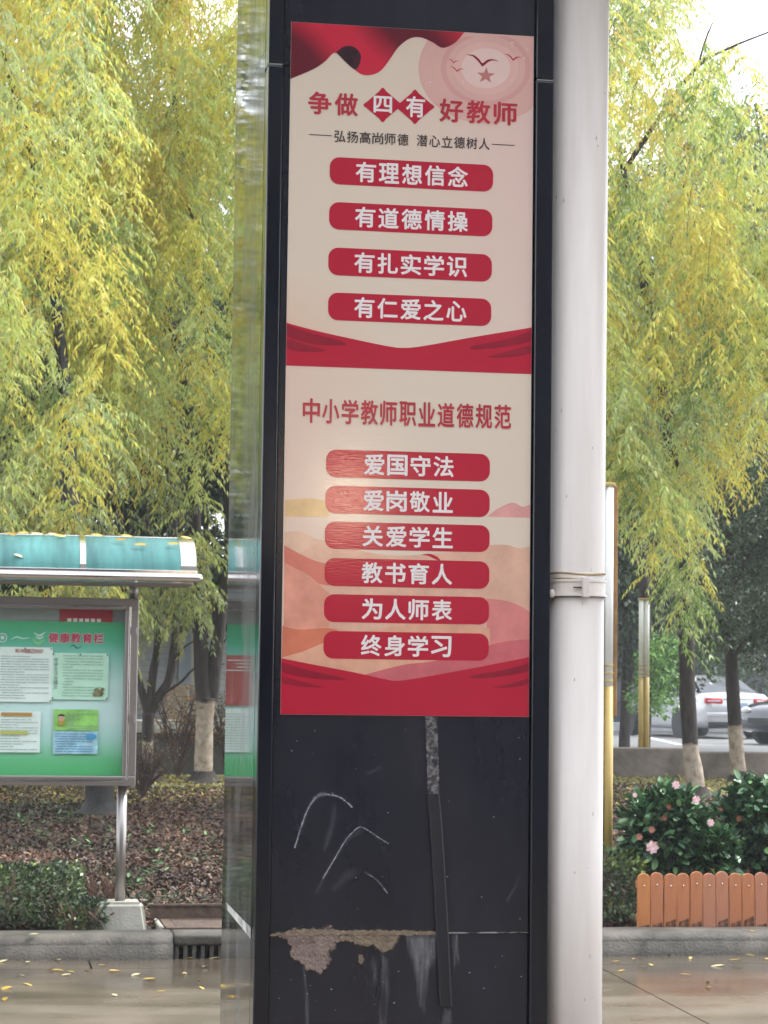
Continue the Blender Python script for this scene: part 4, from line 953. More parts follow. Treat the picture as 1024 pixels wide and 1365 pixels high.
bm = bmesh.new(); box(bm, lp.x - .17, lp.x + .17, lp.y - .14, lp.y + .14, lp.z - .1, lp.z + .10, .01); props(bmobj('concrete_plinth', bm, M_concp), 'low concrete plinth under the twin tube lamp by the wall', 'plinth')
lamp_post((lp.x, lp.y, lp.z + .10), 'twin tube lamp post, white above gold, on a plinth by the low wall', h=at(858, 800, lp.y).z - lp.z - .10, r=.030, gap=.066, ringz=.92 + .6 - lp.z + .1 )
nlp = gnd(808, 1190, .12); nY = YK + 1.25; q = at(809, 1100, nY)
lamp_post((q.x - .025, nY, bed_z(q.x, nY)), 'gold and white lamp post mostly hidden behind the cream downpipe', h=2.75, r=.030, gap=.062, strip=True, ringz=at(812, 915, nY).z - bed_z(q.x, nY))

# ================================================================== LOW WALLS, BUILDINGS
M_wall = mat('mossy_render', (.16, .135, .115), .9, var=.5, vscale=3, bump=.6, bscale=25, detail=9)
wl = thing('low_wall', (4.5, 26.3, .4), 'low weathered grey retaining wall in front of the car park', 'wall')
a = on_bed(838, 1040); WYR = 25.9
wtz = at(900, 1000, WYR).z
xa, xb = at(790, 1000, WYR).x, 22
x = xa; k = 0
while x < xb:
    wd = random.uniform(.9, 1.6); dz = random.uniform(-.03, .03); bm = bmesh.new(); box(bm, x, x + wd - .01, WYR, WYR + .28, .2, wtz + dz, .02, 2); bmobj('wall_block', bm, M_wall, wl); x += wd
# left wall + ledge
WYL = 27.0
wll = thing('low_wall', (-3, WYL, .4), 'dark low retaining wall with a pale speckled coping in front of the white building', 'wall')
zt, zc0, zb_ = at(220, 960, WYL).z, at(220, 977, WYL).z, at(220, 1012, WYL).z
bm = bmesh.new(); box(bm, -14, 4.4, WYL, WYL + .3, .2, zc0 - .002); bmobj('wall_body', bm, mat('dark_wall_stone', (.055, .055, .045), .9, var=.5, vscale=4, bump=.6), wll)
xx = -14
while xx < 4.3:
    bm = bmesh.new(); box(bm, xx, xx + .79, WYL - .04, WYL + .34, zc0, zt, .008); bmobj('coping_stone', bm, mat('pale_coping', (.42, .41, .39), .8, var=.35, vscale=16, bump=.4), wll); xx += .8
BY = 30.5
bd = thing('building', (-4, BY, .4), 'low white building with horizontal siding seen between the left hand tree trunks', 'building')
M_side = mat('white_siding', (.40, .42, .44), .6, var=.12, vscale=2)
bx0, bx1 = -16, 5.2
z = .42; ph = .0785 * 1.0; ph = 8.2 / F_PX * 30.6; k = 0
dxa, dxb = at(236, 900, BY).x, at(262, 900, BY).x
while z < 2.95:
    bm = bmesh.new(); 
    for a_, b_ in ((bx0, dxa), (dxb, bx1)):
        vs = [bm.verts.new(v) for v in ((a_, BY - .016, z + .006), (b_, BY - .016, z + .006), (b_, BY, z + ph), (a_, BY, z + ph))]; bm.faces.new(vs)
        vs2 = [bm.verts.new(v) for v in ((a_, BY, z + .0005), (b_, BY, z + .0005), (b_, BY - .016, z + .006), (a_, BY - .016, z + .006))]; bm.faces.new(vs2)
    bmobj('siding_board', bm, M_side, bd); z += ph
bm = bmesh.new(); box(bm, bx0, bx1, BY + .01, BY + 6, .3, 2.98); bmobj('wall', bm, mat('cream_render', (.40, .37, .32), .8, var=.15), bd)
bm = bmesh.new(); box(bm, bx0 - .2, bx1 + .2, BY - .3, BY + 6.2, 3.0, 3.15); bmobj('roof', bm, mat('grey_roof', (.15, .15, .15), .8), bd)
bm = bmesh.new(); box(bm, dxa + .02, dxb - .02, BY - .06, BY - .02, .45, 2.7, .01); dd = bmobj('door', bm, mat('pale_blue_door', (.40, .47, .56), .5, var=.08), bd)
bm = bmesh.new(); box(bm, dxb - .06, dxb - .04, BY - .08, BY - .0605, 1.3, 1.4); bmobj('handle', bm, M_steel, dd)
bm = bmesh.new(); x = at(258, 900, BY).x; tube(bm, [(x, BY - .14, .42), (x, BY - .14, 2.95)], .05, 12); bmobj('drain_pipe', bm, mat('cream_pipe', (.52, .47, .38), .5), bd)
bm = bmesh.new(); p = at(234, 935, BY - .5); box(bm, p.x - .13, p.x + .17, BY - .6, BY - .3, .42, p.z + .22, .03, 2); props(bmobj('sandstone_block', bm, mat('sandstone', (.40, .33, .25), .9, var=.2, vscale=9, bump=.5)), 'pale sandstone block behind the left trees', 'block')
# dark building behind the car park
DB = 60.0
db = thing('building', (12, DB, .5), 'dark grey building behind the parked cars with a white plinth', 'building')
x0, x1 = at(780, 900, DB).x, at(1200, 900, DB).x
bm = bmesh.new(); box(bm, x0 - 6, x1, DB, DB + 10, LOTZ - .3, 9); bmobj('wall', bm, mat('dark_cladding', (.045, .052, .065), .6, var=.3, vscale=.6), db)
bm = bmesh.new(); box(bm, x0 - 6, x1, DB - .12, DB - .01, LOTZ - .2, at(850, 963, DB).z, .02); bmobj('plinth', bm, mat('white_plinth', (.42, .43, .44), .7, var=.15), db)
x = x0 - 5
while x < x1 - 2:
    bm = bmesh.new(); box(bm, x, x + 1.9, DB - .05, DB - .005, LOTZ + .75, 3.2, .01); wn = bmobj('window', bm, mat('window_frame_dark', (.03, .03, .035), .4), db)
    bm = bmesh.new(); box(bm, x + .06, x + 1.84, DB - .056, DB - .051, LOTZ + .81, 3.14); bmobj('pane', bm, mat('dark_glass', (.03, .04, .05), .08), wn); x += 2.3

# ================================================================== FOLIAGE TOOLS
def quads_mesh(name, V, C, m, extra=None):
    """V: (n,4,3) leaf corner positions, C: (n,3) leaf colours -> one mesh of leaf-sized faces"""
    n = len(V); me = bpy.data.meshes.new(name)
    me.vertices.add(n * 4); me.vertices.foreach_set('co', V.reshape(-1).astype(np.float32))
    me.loops.add(n * 4); me.loops.foreach_set('vertex_index', np.arange(n * 4, dtype=np.int32))
    me.polygons.add(n); me.polygons.foreach_set('loop_start', np.arange(0, n * 4, 4, dtype=np.int32)); me.polygons.foreach_set('loop_total', np.full(n, 4, dtype=np.int32))
    at2 = me.color_attributes.new('Col', 'FLOAT_COLOR', 'POINT')
    c = np.ones((n, 4, 4), np.float32); c[:, :, :3] = C[:, None, :]; at2.data.foreach_set('color', c.reshape(-1))
    me.materials.append(m); me.update(calc_edges=True); me.validate(); return me
def norm(a): return a / np.maximum(1e-9, np.linalg.norm(a, axis=-1, keepdims=True))
def leaf_quads(base, d, wdir, L, W, fold=.35):
    """pointed leaf: base, two sides (a little below the rib), tip"""
    L = np.asarray(L)[:, None]; W = np.asarray(W)[:, None]
    nrm = norm(np.cross(d, wdir)); mid = base + d * L * .42 - nrm * W * fold * .5
    return np.stack([base, mid + wdir * W / 2, base + d * L, mid - wdir * W / 2], 1)
def fbm3(P, s, seed=0):
    return np.array([noise.fractal(Vector((p[0] * s + seed, p[1] * s, p[2] * s)), 1.0, 2.0, 3) for p in P])
YEL = np.array((.70, .63, .13)); GRN = np.array((.22, .31, .08)); PALE = np.array((.45, .53, .25)); ORG = np.array((.62, .42, .09)); LIME = np.array((.56, .63, .19))
def pinnate(base, az, r, scale, tone):
    """drooping pinnate leaves: base (n,3), azimuth, tone (n,3) -> leaflets"""
    n = len(base); K = 8
    L = r.uniform(.22, .36, n) * scale; e0 = r.uniform(-.5, .25, n); h = np.stack([np.cos(az), np.sin(az), np.zeros(n)], -1)
    out, cols = [], []
    droop = r.uniform(.45, .95, n)
    for k in range(1, K + 1):
        t = k / K
        p = base + (h * t + np.array((0, 0, 1)) * (t * e0 - droop * t * t)[:, None]) * L[:, None]
        dr = norm(h + np.array((0, 0, 1)) * (e0 - 2 * droop * t)[:, None])
        sd = norm(np.cross(dr, np.array((0, 0, 1.0)) + r.normal(0, .2, (n, 3))))
        for s in (-1, 1):
            d = norm(sd * s * r.uniform(.25, .75, (n, 1)) + dr * r.uniform(.2, .7, (n, 1)) + np.array((0, 0, -1.0)) * r.uniform(.35, 1.0, (n, 1)) + r.normal(0, .13, (n, 3)))
            wv = norm(np.cross(d, r.normal(0, 1, (n, 3))))
            LL = r.uniform(.055, .10, n) * scale; out.append(leaf_quads(p, d, wv, LL, LL * .23)); cols.append(np.clip(tone * r.uniform(.72, 1.28, (n, 1)) * (1 + r.normal(0, .06, (n, 3))), .01, .75))
    return np.concatenate(out), np.concatenate(cols)
def streams(starts, lens, r, tonef, scale=1.0, dens=16):
    """hanging twigs set with pinnate leaves; returns leaf quads, colours, twig paths"""
    B, A, T, paths = [], [], [], []
    for s, l in zip(starts, lens):
        az0 = r.uniform(0, 2 * PI); out = r.uniform(.1, .55); n = max(4, int(l * dens)); tn = tonef(s, r)
        pts = []
        for k in range(n):
            t = k / n; p = s + np.array((math.cos(az0) * out * math.sin(t * 1.5) * l * .5, math.sin(az0) * out * math.sin(t * 1.5) * l * .5, -(t ** 1.25) * l + .12 * l * math.sin(t * 3)))
            pts.append(p); B.append(p + r.normal(0, .02, 3)); A.append(r.uniform(0, 2 * PI)); T.append(tn * (1 + r.normal(0, .09)) * (1 - .0 * t))
        paths.append(pts)
    V, C = pinnate(np.array(B), np.array(A), r, scale, np.array(T))
    return V, C, paths
def twig_mesh(name, paths, m, parent, rad=.004, seg=4, every=3):
    bm = bmesh.new()
    for pts in paths:
        q = [Vector(p) for p in pts[::every]]
        if len(q) > 1: tube(bm, q, lerp_list([rad, rad * .5], len(q)), seg, False)
    o = bmobj(name, bm, m, parent); o['kind'] = 'stuff'; return o
def tree_trunks(t, stems, lime_z=None):
    """stems: list of (name, [(px,py,Y)...] or Vectors, [radii]); the lowest part can be limewashed"""
    for nm, pts, rad in stems:
        P = [at(*p) if isinstance(p, tuple) else Vector(p) for p in pts]
        S_ = smooth_path(P, 6); R_ = lerp_list(rad, len(S_))
        bm = bmesh.new(); tube(bm, S_, R_, 12, True, .10)
        if lime_z is not None and nm == 'trunk':
            lo = [(p, r) for p, r in zip(S_, R_) if p.z <= lime_z + .25]
        o = bmobj(nm, bm, t['_m'] if '_m' in t else M_bark, t, True)
def trunk_mat(name, z0, z1, dark=(.03, .022, .018)):
    """bark with a limewashed foot up to height z1 (object coordinates start at the ground)"""
    m = mat(name, dark, .9, var=.5, vscale=20, stretch=(1, 1, .3), bump=.9, bscale=28)
    N = m.node_tree.nodes; L = m.node_tree.links; p = N['Principled BSDF']
    tc = N.new('ShaderNodeTexCoord'); sp = N.new('ShaderNodeSeparateXYZ'); L.new(tc.outputs['Object'], sp.inputs[0])
    nz = N.new('ShaderNodeTexNoise'); nz.inputs['Scale'].default_value = 12; nz.inputs['Detail'].default_value = 8; L.new(tc.outputs['Object'], nz.inputs['Vector'])
    ma = N.new('ShaderNodeMath'); ma.operation = 'MULTIPLY_ADD'; ma.inputs[1].default_value = .12; L.new(nz.outputs['Fac'], ma.inputs[0]); L.new(sp.outputs['Z'], ma.inputs[2])
    mr = N.new('ShaderNodeMapRange'); mr.inputs[1].default_value = z1 + .05; mr.inputs[2].default_value = z1 + .08; mr.inputs[3].default_value = 1; mr.inputs[4].default_value = 0; L.new(ma.outputs[0], mr.inputs[0])
    cr = N.new('ShaderNodeValToRGB'); cr.color_ramp.elements[0].position = .35; cr.color_ramp.elements[0].color = (.19, .145, .105, 1); cr.color_ramp.elements[1].position = .6; cr.color_ramp.elements[1].color = (.36, .30, .235, 1); L.new(nz.outputs['Fac'], cr.inputs[0])
    old = [l for l in L if l.to_socket == p.inputs['Base Color']][0].from_socket
    mx = N.new('ShaderNodeMixRGB'); L.new(mr.outputs[0], mx.inputs[0]); L.new(old, mx.inputs[1]); L.new(cr.outputs[0], mx.inputs[2]); L.new(mx.outputs[0], p.inputs['Base Color']); return m
def stem(t, nm, pts, rad, m, seg=12):
    P = [at(*p) if isinstance(p, tuple) else Vector(p) for p in pts]; S_ = smooth_path(P, 6)
    bm = bmesh.new(); tube(bm, S_, lerp_list(rad, len(S_)), seg, True, .12); return bmobj(nm, bm, m, t, True), S_
def root_mound(t, base, r, m=None):
    bm = bmesh.new(); n = 16; rings = []
    for k, (rr, z) in enumerate(((r * 2.2, -.03), (r * 1.5, .02), (r * 1.15, .05), (r * .95, .12))):
        rings.append([bm.verts.new(Vector(base) + Vector((math.cos(q) * rr * (1 + .22 * noise.noise(Vector((math.cos(q) * 2, math.sin(q) * 2, k * .3)))), math.sin(q) * rr, z))) for q in np.linspace(0, 2 * PI, n + 1)[:-1]])
    for a, b in zip(rings, rings[1:]):
        for k in range(n): bm.faces.new((a[k], a[(k + 1) % n], b[(k + 1) % n], b[k]))
    return bmobj('root_flare', bm, m or mat('dark_roots', (.025, .02, .016), .9, var=.4, vscale=10, bump=.8), t, True)

def tone_left(s, r):
    n = noise.noise(Vector((s[0] * 1.5, s[1] * .8, s[2] * 1.5))); h = np.clip((s[2] - 2.0) / 4.0, 0, 1)
    k = n * 1.3 + r.normal(0, .42) + (h - .5) * .55
    if k > .75: return ORG * .6 + YEL * .4 if r.random() < .5 else YEL
    if k > .32: return YEL * r.uniform(.85, 1.05)
    if k > -.02: return LIME
    if k > -.40: return PALE * .55 + LIME * .45
    return GRN if r.random() < .5 else PALE
def sample_region(n, pxr, pyr, Yr, keep, r):
    out = []
    while len(out) < n:
        Y = r.uniform(*Yr); px, py = r.uniform(*pxr), r.uniform(*pyr)
        if keep(px, py, Y, r): out.append(np.array(at(px, py, Y)))
    return out
def gapnoise(px, py, seed, s=90.): return noise.noise(Vector((px / s, py / s * .7, seed)))

# ================================================================== LEFT TREES
T1 = on_bed(271, 1043); tm = trunk_mat('tree_bark_forked', 0, .0); 
lz1 = at(271, 937, T1.y).z - T1.z
M_b1 = trunk_mat('bark_limed_tall', 0, lz1); M_b2 = trunk_mat('bark_limed_low', 0, .42)
tr1 = thing('deciduous_tree', T1, 'forked tree with a limewashed foot and drooping yellow green leaves near the mirror steel', 'tree')
yy = T1.y
stem(tr1, 'trunk', [T1 + Vector((0, 0, -.1)), (272, 1000, yy), (273, 960, yy), (276, 930, yy)], [.105, .10, .095, .10], M_b1)
root_mound(tr1, T1, .12)
stem(tr1, 'branch', [(273, 945, yy), (269, 890, yy), (267, 830, yy), (262, 740, yy), (255, 600, yy - .1), (238, 470, yy - .3), (210, 380, yy - .6), (172, 290, yy - .8), (150, 160, yy - 1)], [.092, .088, .08, .07, .06, .05, .045, .035, .02], M_b1)
stem(tr1, 'branch', [(280, 940, yy + .03), (287, 880, yy), (297, 800, yy), (306, 740, yy - .1), (300, 620, yy - .3), (282, 480, yy - .5), (256, 310, yy - .7), (236, 160, yy - .9), (225, 20, yy - 1)], [.082, .076, .068, .06, .05, .045, .042, .035, .02], M_b1)
for pts in ([(238, 470, yy - .3), (290, 420, yy - .2), (340, 330, yy), (400, 200, yy)], [(256, 310, yy - .7), (200, 240, yy - 1), (140, 215, yy - 1.4), (70, 190, yy - 1.8)], [(210, 380, yy - .6), (150, 400, yy - 1), (60, 420, yy - 1.5), (-30, 380, yy - 2)], [(300, 620, yy - .3), (240, 560, yy - .8), (170, 570, yy - 1.3), (90, 570, yy - 1.7)]):
    stem(tr1, 'branch', pts, [.03, .022, .015, .007], M_bark, 7)
T2 = on_bed(197, 1040); y2 = T2.y
tr2 = thing('deciduous_tree', T2, 'dark many stemmed tree splitting low just right of the notice board', 'tree')
stem(tr2, 'trunk', [T2 + Vector((0, 0, -.1)), (197, 1000, y2), (198, 950, y2)], [.07, .062, .07], M_b2)
root_mound(tr2, T2, .09)
for pts, rd in (([(198, 955, y2), (186, 910, y2), (176, 870, y2), (160, 700, y2), (110, 400, y2 - .6), (60, 150, y2 - 1)], [.045, .04, .035, .03, .025, .012]),
        ([(198, 955, y2), (204, 900, y2), (210, 840, y2), (196, 700, y2 - .3), (180, 500, y2 - .5)], [.05, .045, .04, .03, .018]),
        ([(199, 955, y2), (214, 925, y2), (228, 895, y2), (236, 800, y2), (228, 650, y2), (205, 480, y2 - .4), (185, 250, y2 - .7)], [.05, .05, .05, .045, .04, .03, .015]),
        ([(186, 905, y2), (172, 880, y2), (168, 820, y2)], [.03, .022, .01]), ([(212, 928, y2), (240, 910, y2 - .1), (262, 890, y2 - .2), (300, 885, y2 - .3)], [.022, .015, .01, .005]),
        ([(228, 895, y2), (240, 870, y2), (256, 856, y2 - .1), (285, 850, y2 - .2)], [.018, .012, .008, .004]), ([(232, 860, y2), (246, 830, y2), (250, 795, y2)], [.016, .010, .005])):
    stem(tr2, 'branch', pts, rd, M_bark, 8)
T3 = on_bed(222, 1003); y3 = T3.y
tr3 = thing('deciduous_tree', T3, 'further leaning tree with a limewashed foot behind the many stemmed tree', 'tree')
stem(tr3, 'trunk', [T3 + Vector((0, 0, -.1)), (221, 960, y3), (220, 900, y3), (226, 800, y3), (238, 700, y3), (250, 560, y3)], [.11, .10, .095, .10, .09, .05], trunk_mat('bark_limed_far', 0, at(220, 900, y3).z - T3.z))
T4 = on_bed(132, 1086); y4 = T4.y
tr4 = thing('deciduous_tree', T4, 'dark trunk seen below the notice board frame', 'tree')
stem(tr4, 'trunk', [T4 + Vector((0, 0, -.1)), (132, 1060, y4), (133, 1020, y4), (126, 900, y4), (96, 700, y4 + .6), (80, 450, y4 + 1.6), (40, 200, y4 + 1.6), (-20, 0, y4 + 1.6)], [.16, .13, .125, .12, .10, .06, .04, .02], mat('wet_dark_bark', (.012, .010, .009), .7, var=.4, vscale=18, bump=.8))
root_mound(tr4, T4, .14, MATS['wet_dark_bark'])
def low_left(px): return 650 + 70 * noise.noise(Vector((px / 38., 2, 9))) + 40 * math.exp(-((px - 20) / 50.) ** 2) - 60 * math.exp(-((px - 160) / 50.) ** 2)
def keep_left(px, py, Y, r):
    if py > low_left(px) - 40: return False
    g = gapnoise(px, py, 3.3, 60) + .35 * gapnoise(px, py, 8.1, 25)
    th = -.34 + .62 * np.clip((py - 400) / 230., 0, 1)
    if (px - 118) ** 2 + ((py - 150) * .8) ** 2 < 30 ** 2 and r.random() < .93: return False
    if px > 320: th += .1
    return g > th
def crown(t, name, n, pxr, pyr, Yr, keep, seed, tone, lr=(.35, 1.0), scale=1.0, dens=19):
    r = np.random.default_rng(seed); st_ = sample_region(n, pxr, pyr, Yr, keep, r)
    V, C, paths = streams(st_, r.uniform(*lr, len(st_)), r, tone, scale, dens)
    base = np.array(wloc(t)); V = V - base
    me = quads_mesh(name, V, C, M_leaf); meobj(name, me, None, t, wloc(t)); 
    twig_mesh('twigs', paths[::3], M_bark, t); return st_
crown(tr1, 'crown', 520, (90, 460), (-190, 700), (yy - 2.6, yy + .8), keep_left, 1, tone_left)
crown(tr2, 'crown', 430, (-60, 300), (-190, 700), (y2 - 2.8, y2 + .2), lambda a, b, c, d: keep_left(a, b, c, d), 2, tone_left)
crown(tr4, 'crown', 600, (-300, 170), (-420, 700), (y4 - 2.2, y4 + 2.5), keep_left, 3, tone_left)
T7 = Vector((at(-520, 1000, 19.).x, 19., bed_z(-3, 19)))
tr7 = thing('deciduous_tree', T7, 'drooping yellow green tree beyond the left end of the notice board', 'tree')
stem(tr7, 'trunk', [T7 + Vector((0, 0, -.1)), T7 + Vector((0, 0, 2)), T7 + Vector((.2, 0, 4.5)), T7 + Vector((.1, 0, 7))], [.15, .12, .08, .03], M_bark)
crown(tr7, 'crown', 650, (-820, -230), (-520, 600), (17.2, 21.5), keep_left, 9, tone_left)
crown(tr3, 'crown', 260, (20, 420), (-190, 560), (y3 - 1.2, y3 + 1.5), keep_left, 4, tone_left)
# low hanging sprays behind the board roof and between the trunks
def spray_extra(t, spec, seed, tone=None, lr=(.3, .7)):
    r = np.random.default_rng(seed); st_ = []
    for (px, py, Y, sx, sy, n) in spec:
        for _ in range(n): st_.append(np.array(at(px + r.normal(0, sx), py + r.normal(0, sy), Y + r.normal(0, .25))))
    V, C, paths = streams(st_, r.uniform(*lr, len(st_)), r, tone or tone_left); V = V - np.array(wloc(t))
    me = quads_mesh('hanging_spray', V, C, M_leaf); o = meobj('hanging_spray', me, None, t, wloc(t)); twig_mesh('twigs', paths[::2], M_bark, t)
tone_green = lambda s, r: (LIME * .6 if r.random() < .45 else (PALE * .6 if r.random() < .6 else YEL * .8))
spray_extra(tr2, [(190, 775, y2 - .5, 18, 14, 10), (240, 775, y2 - .2, 18, 10, 8), (265, 740, y2 - .6, 12, 20, 6), (60, 668, y2 - 1, 60, 14, 18), (10, 640, y2 - 1.6, 25, 30, 8)], 31, tone_green)
spray_extra(tr4, [(40, 785, y4 - 1, 30, 5, 9), (110, 778, y4 - 1.2, 16, 5, 8), (145, 780, y4 - 1, 10, 5, 5), (105, 690, y4 - 1.4, 16, 14, 12)], 34, tone_green)
spray_extra(tr1, [(262, 715, yy - .6, 10, 14, 6), (232, 640, yy - .8, 14, 25, 6)], 32, tone_green)

# ================================================================== RIGHT TREES
T5 = on_bed(929, 1064); y5 = T5.y
tr5 = thing('deciduous_tree', T5, 'leaning dark trunk with a limewashed foot and yellow green drooping crown behind the camellias', 'tree')
M_b5 = trunk_mat('bark_limed_right', 0, at(922, 992, y5).z - T5.z)
stem(tr5, 'trunk', [T5 + Vector((.02, 0, -.1)), (925, 1030, y5), (920, 990, y5), (916, 920, y5), (915, 850, y5), (912, 760, y5), (900, 640, y5), (878, 500, y5 - .2), (850, 330, y5 - .5), (822, 180, y5 - .7)], [.115, .095, .085, .08, .085, .08, .065, .05, .04, .02], M_b5)
root_mound(tr5, T5, .11)
for pts in ([(860, 380, y5 - .3), (905, 290, y5 - .5), (930, 95, y5 - .9), (950, 30, y5 - 1)], [(830, 230, y5 - .6), (920, 100, y5 - .9), (970, 65, y5 - 1.1), (1060, 30, y5 - 1.3)], [(878, 500, y5 - .2), (930, 360, y5 - .6), (985, 325, y5 - 1), (1080, 345, y5 - 1.3)], [(850, 330, y5 - .5), (800, 250, y5 - .3), (760, 120, y5 - .2)]):
    stem(tr5, 'branch', pts, [.03, .022, .014, .007], M_bark, 7)
T6 = on_bed(986, 1042); y6 = T6.y
tr6 = thing('evergreen_tree', T6, 'dark evergreen tree with a short limewashed foot in front of the parked cars', 'tree')
stem(tr6, 'trunk', [T6 + Vector((0, 0, -.1)), (983, 1010, y6), (980, 970, y6), (976, 900, y6), (972, 800, y6), (975, 650, y6)], [.10, .085, .08, .075, .065, .03], trunk_mat('bark_limed_far_right', 0, at(980, 968, y6).z - T6.z))
root_mound(tr6, T6, .10)
for pts in ([(976, 880, y6), (1000, 840, y6), (1030, 800, y6)], [(973, 830, y6), (940, 780, y6), (890, 740, y6)], [(973, 790, y6), (1010, 720, y6), (1060, 680, y6)]):
    stem(tr6, 'branch', pts, [.035, .022, .01], M_bark, 7)
def keep_right(px, py, Y, r):
    lim = np.interp(px, [640, 815, 870, 905, 940, 1024, 1200], [600, 600, 690, 760, 640, 560, 560])
    if py > lim + 35 * noise.noise(Vector((px / 30., 1, 5))) - 30: return False
    if px > 905 and py < 70 + (px - 905) * .15 - 30 and r.random() < .93: return False
    if px > 970 and py < 130 and r.random() < .8: return False
    return gapnoise(px, py, 5.7, 70) + .35 * gapnoise(px, py, 2.1, 25) > -.34 + .18 * np.clip((py - 300) / 300., 0, 1)
tone_right = lambda s, r: tone_left(s + np.array((3.1, 0, .7)), r) * .95
crown(tr5, 'crown', 640, (680, 1180), (-190, 760), (y5 - 3.2, y5 + .6), keep_right, 5, tone_right)
spray_extra(tr5, [(905, 690, y5 - 1, 14, 30, 12), (918, 760, y5 - 1, 9, 22, 7), (855, 620, y5 - 1.6, 20, 30, 10), (835, 560, y5 - 2, 15, 50, 12), (880, 600, y5 - 1.3, 20, 40, 12)], 33)

# ------------------------------------------------------------------ evergreen masses
DG = np.array((.028, .050, .024)); DG2 = np.array((.05, .085, .035)); BG = np.array((.16, .30, .08))
def leaf_clumps(centers, radii, n_each, r, L, tone, flat=.8, wid=.45, updown=.2):
    V, C = [], []
    for c, R_, n in zip(centers, radii, n_each):
        d = norm(r.normal(0, 1, (n, 3))); rad = R_ * r.uniform(.55, 1.03, (n, 1)) ** .6
        p = np.array(c) + d * rad * np.array((1, 1, flat))
        dd = norm(d * .6 + r.normal(0, .5, (n, 3)) + np.array((0, 0, -updown))); wv = norm(np.cross(dd, r.normal(0, 1, (n, 3))))
        LL = r.uniform(.7, 1.3, n) * L; V.append(leaf_quads(p, dd, wv, LL, LL * wid)); tn = tone(c, r)
        C.append(np.clip(tn * r.uniform(.55, 1.5, (n, 1)), .005, .6))
    return np.concatenate(V), np.concatenate(C)
def clump_crown(t, nm, centers, radii, dens, L, tone, seed, m=None, **k):
    r = np.random.default_rng(seed); n = [max(20, int(dens * R_ * R_)) for R_ in radii]
    V, C = leaf_clumps(centers, radii, n, r, L, tone, **k); V = V - np.array(wloc(t)); me = quads_mesh(nm, V, C, m or M_ever); return meobj(nm, me, None, t, wloc(t))
tone_dark = lambda c, r: DG * (1 - (k := r.random())) + DG2 * k
rr_ = np.random.default_rng(41)
def clumps_px(n, f, Yr, Rr, r=rr_):
    cs, Rs = [], []
    while len(cs) < n:
        px, py, Y = f(r)
        cs.append(at(px, py, Y)); Rs.append(r.uniform(*Rr))
    return cs, Rs
# crown of the near evergreen (right)
def f6(r):
    while True:
        px, py = r.uniform(935, 1130), r.uniform(600, 930)
        if py < 885 + 25 * math.sin(px / 17.) and (px > 950 or py < 830) and not (px < 992 and py > 855): return px, py, y6 + r.uniform(-1.0, .9)
cs, Rs = clumps_px(85, f6, None, (.16, .34)); clump_crown(tr6, 'crown', cs, Rs, 4200, .055, tone_dark, 51)
# evergreens standing left of it and behind
def bg_tree(px, pyb, Y, pxr, pyr, n, R_, dens, L, label, seed, tone, edge=0, trunk=True, group=None):
    b = at(px, 900, Y); b.z = .42 if Y > 26 else bed_z(b.x, Y)
    t = thing('evergreen_tree', b, label, 'tree', group); r = np.random.default_rng(seed)
    if trunk: stem(t, 'trunk', [b, at(px + 4, 860, Y), at(px - 3, 720, Y), at(px + 2, (pyr[0] + 60), Y)], [.09, .075, .06, .02], M_bark, 8)
    cs, Rs = [], []; cx, cy = (pxr[0] + pxr[1]) / 2, (pyr[0] + pyr[1]) / 2; hx, hy = (pxr[1] - pxr[0]) / 2, (pyr[1] - pyr[0]) / 2
    while len(cs) < n:
        u, v, q = r.uniform(-1, 1, 3)
        if u * u + v * v + q * q > 1.15 or gapnoise(cx + u * hx, cy + v * hy, seed * 1.3, 50) < -.28: continue
        cs.append(at(cx + u * hx, cy + v * hy, Y + q * hx / F_PX * Y)); Rs.append(r.uniform(*R_))
    clump_crown(t, 'crown', cs, Rs, dens, L, tone, seed, flat=.75); return t
bg_tree(832, 0, 33, (770, 935), (590, 905), 60, (.35, .7), 900, .10, 'dark evergreen tree just right of the cream downpipe behind the lamp post', 61, tone_dark)
bg_tree(1062, 0, 36, (905, 1120), (520, 880), 90, (.4, .8), 800, .11, 'dark evergreen tree above the silver car', 62, tone_dark)
bg_tree(858, 0, 30, (848, 908), (850, 945), 26, (.14, .26), 2600, .07, 'bright green bushy tree behind the far lamp post', 63, lambda c, r: BG * r.uniform(.7, 1.2), trunk=True)
bg_tree(60, 0, 28.9, (-130, 190), (360, 800), 150, (.35, .65), 900, .12, 'dark evergreen tree behind the notice board roof', 64, tone_dark)
bg_tree(330, 0, 29.3, (140, 430), (380, 815), 140, (.35, .65), 900, .12, 'dark evergreen tree left of the pillar behind the forked tree', 65, tone_dark)
bg_tree(560, 0, 38, (400, 760), (300, 800), 90, (.6, 1.0), 420, .14, 'dark evergreen tree hidden behind the pillar', 66, tone_dark, trunk=False)
bg_tree(-250, 0, 36, (-420, -80), (300, 820), 70, (.6, 1.0), 420, .14, 'dark evergreen tree beyond the left end of the notice board', 67, tone_dark)
bg_tree(1220, 0, 38, (1060, 1400), (330, 840), 80, (.6, 1.0), 420, .14, 'dark evergreen tree beyond the parked cars', 68, tone_dark)
tone_mid = lambda c, r: (np.array((.12, .15, .045)) if r.random() < .5 else np.array((.26, .27, .08))) * r.uniform(.7, 1.3)
bg_tree(930, 0, 44, (800, 1090), (150, 560), 120, (.5, 1.0), 420, .15, 'tall pale yellow green tree far behind the leaning trunk', 69, tone_mid, trunk=False)
bg_tree(150, 0, 44, (-60, 330), (60, 480), 120, (.5, 1.0), 420, .15, 'tall yellow green tree far behind the left trees', 70, tone_mid)

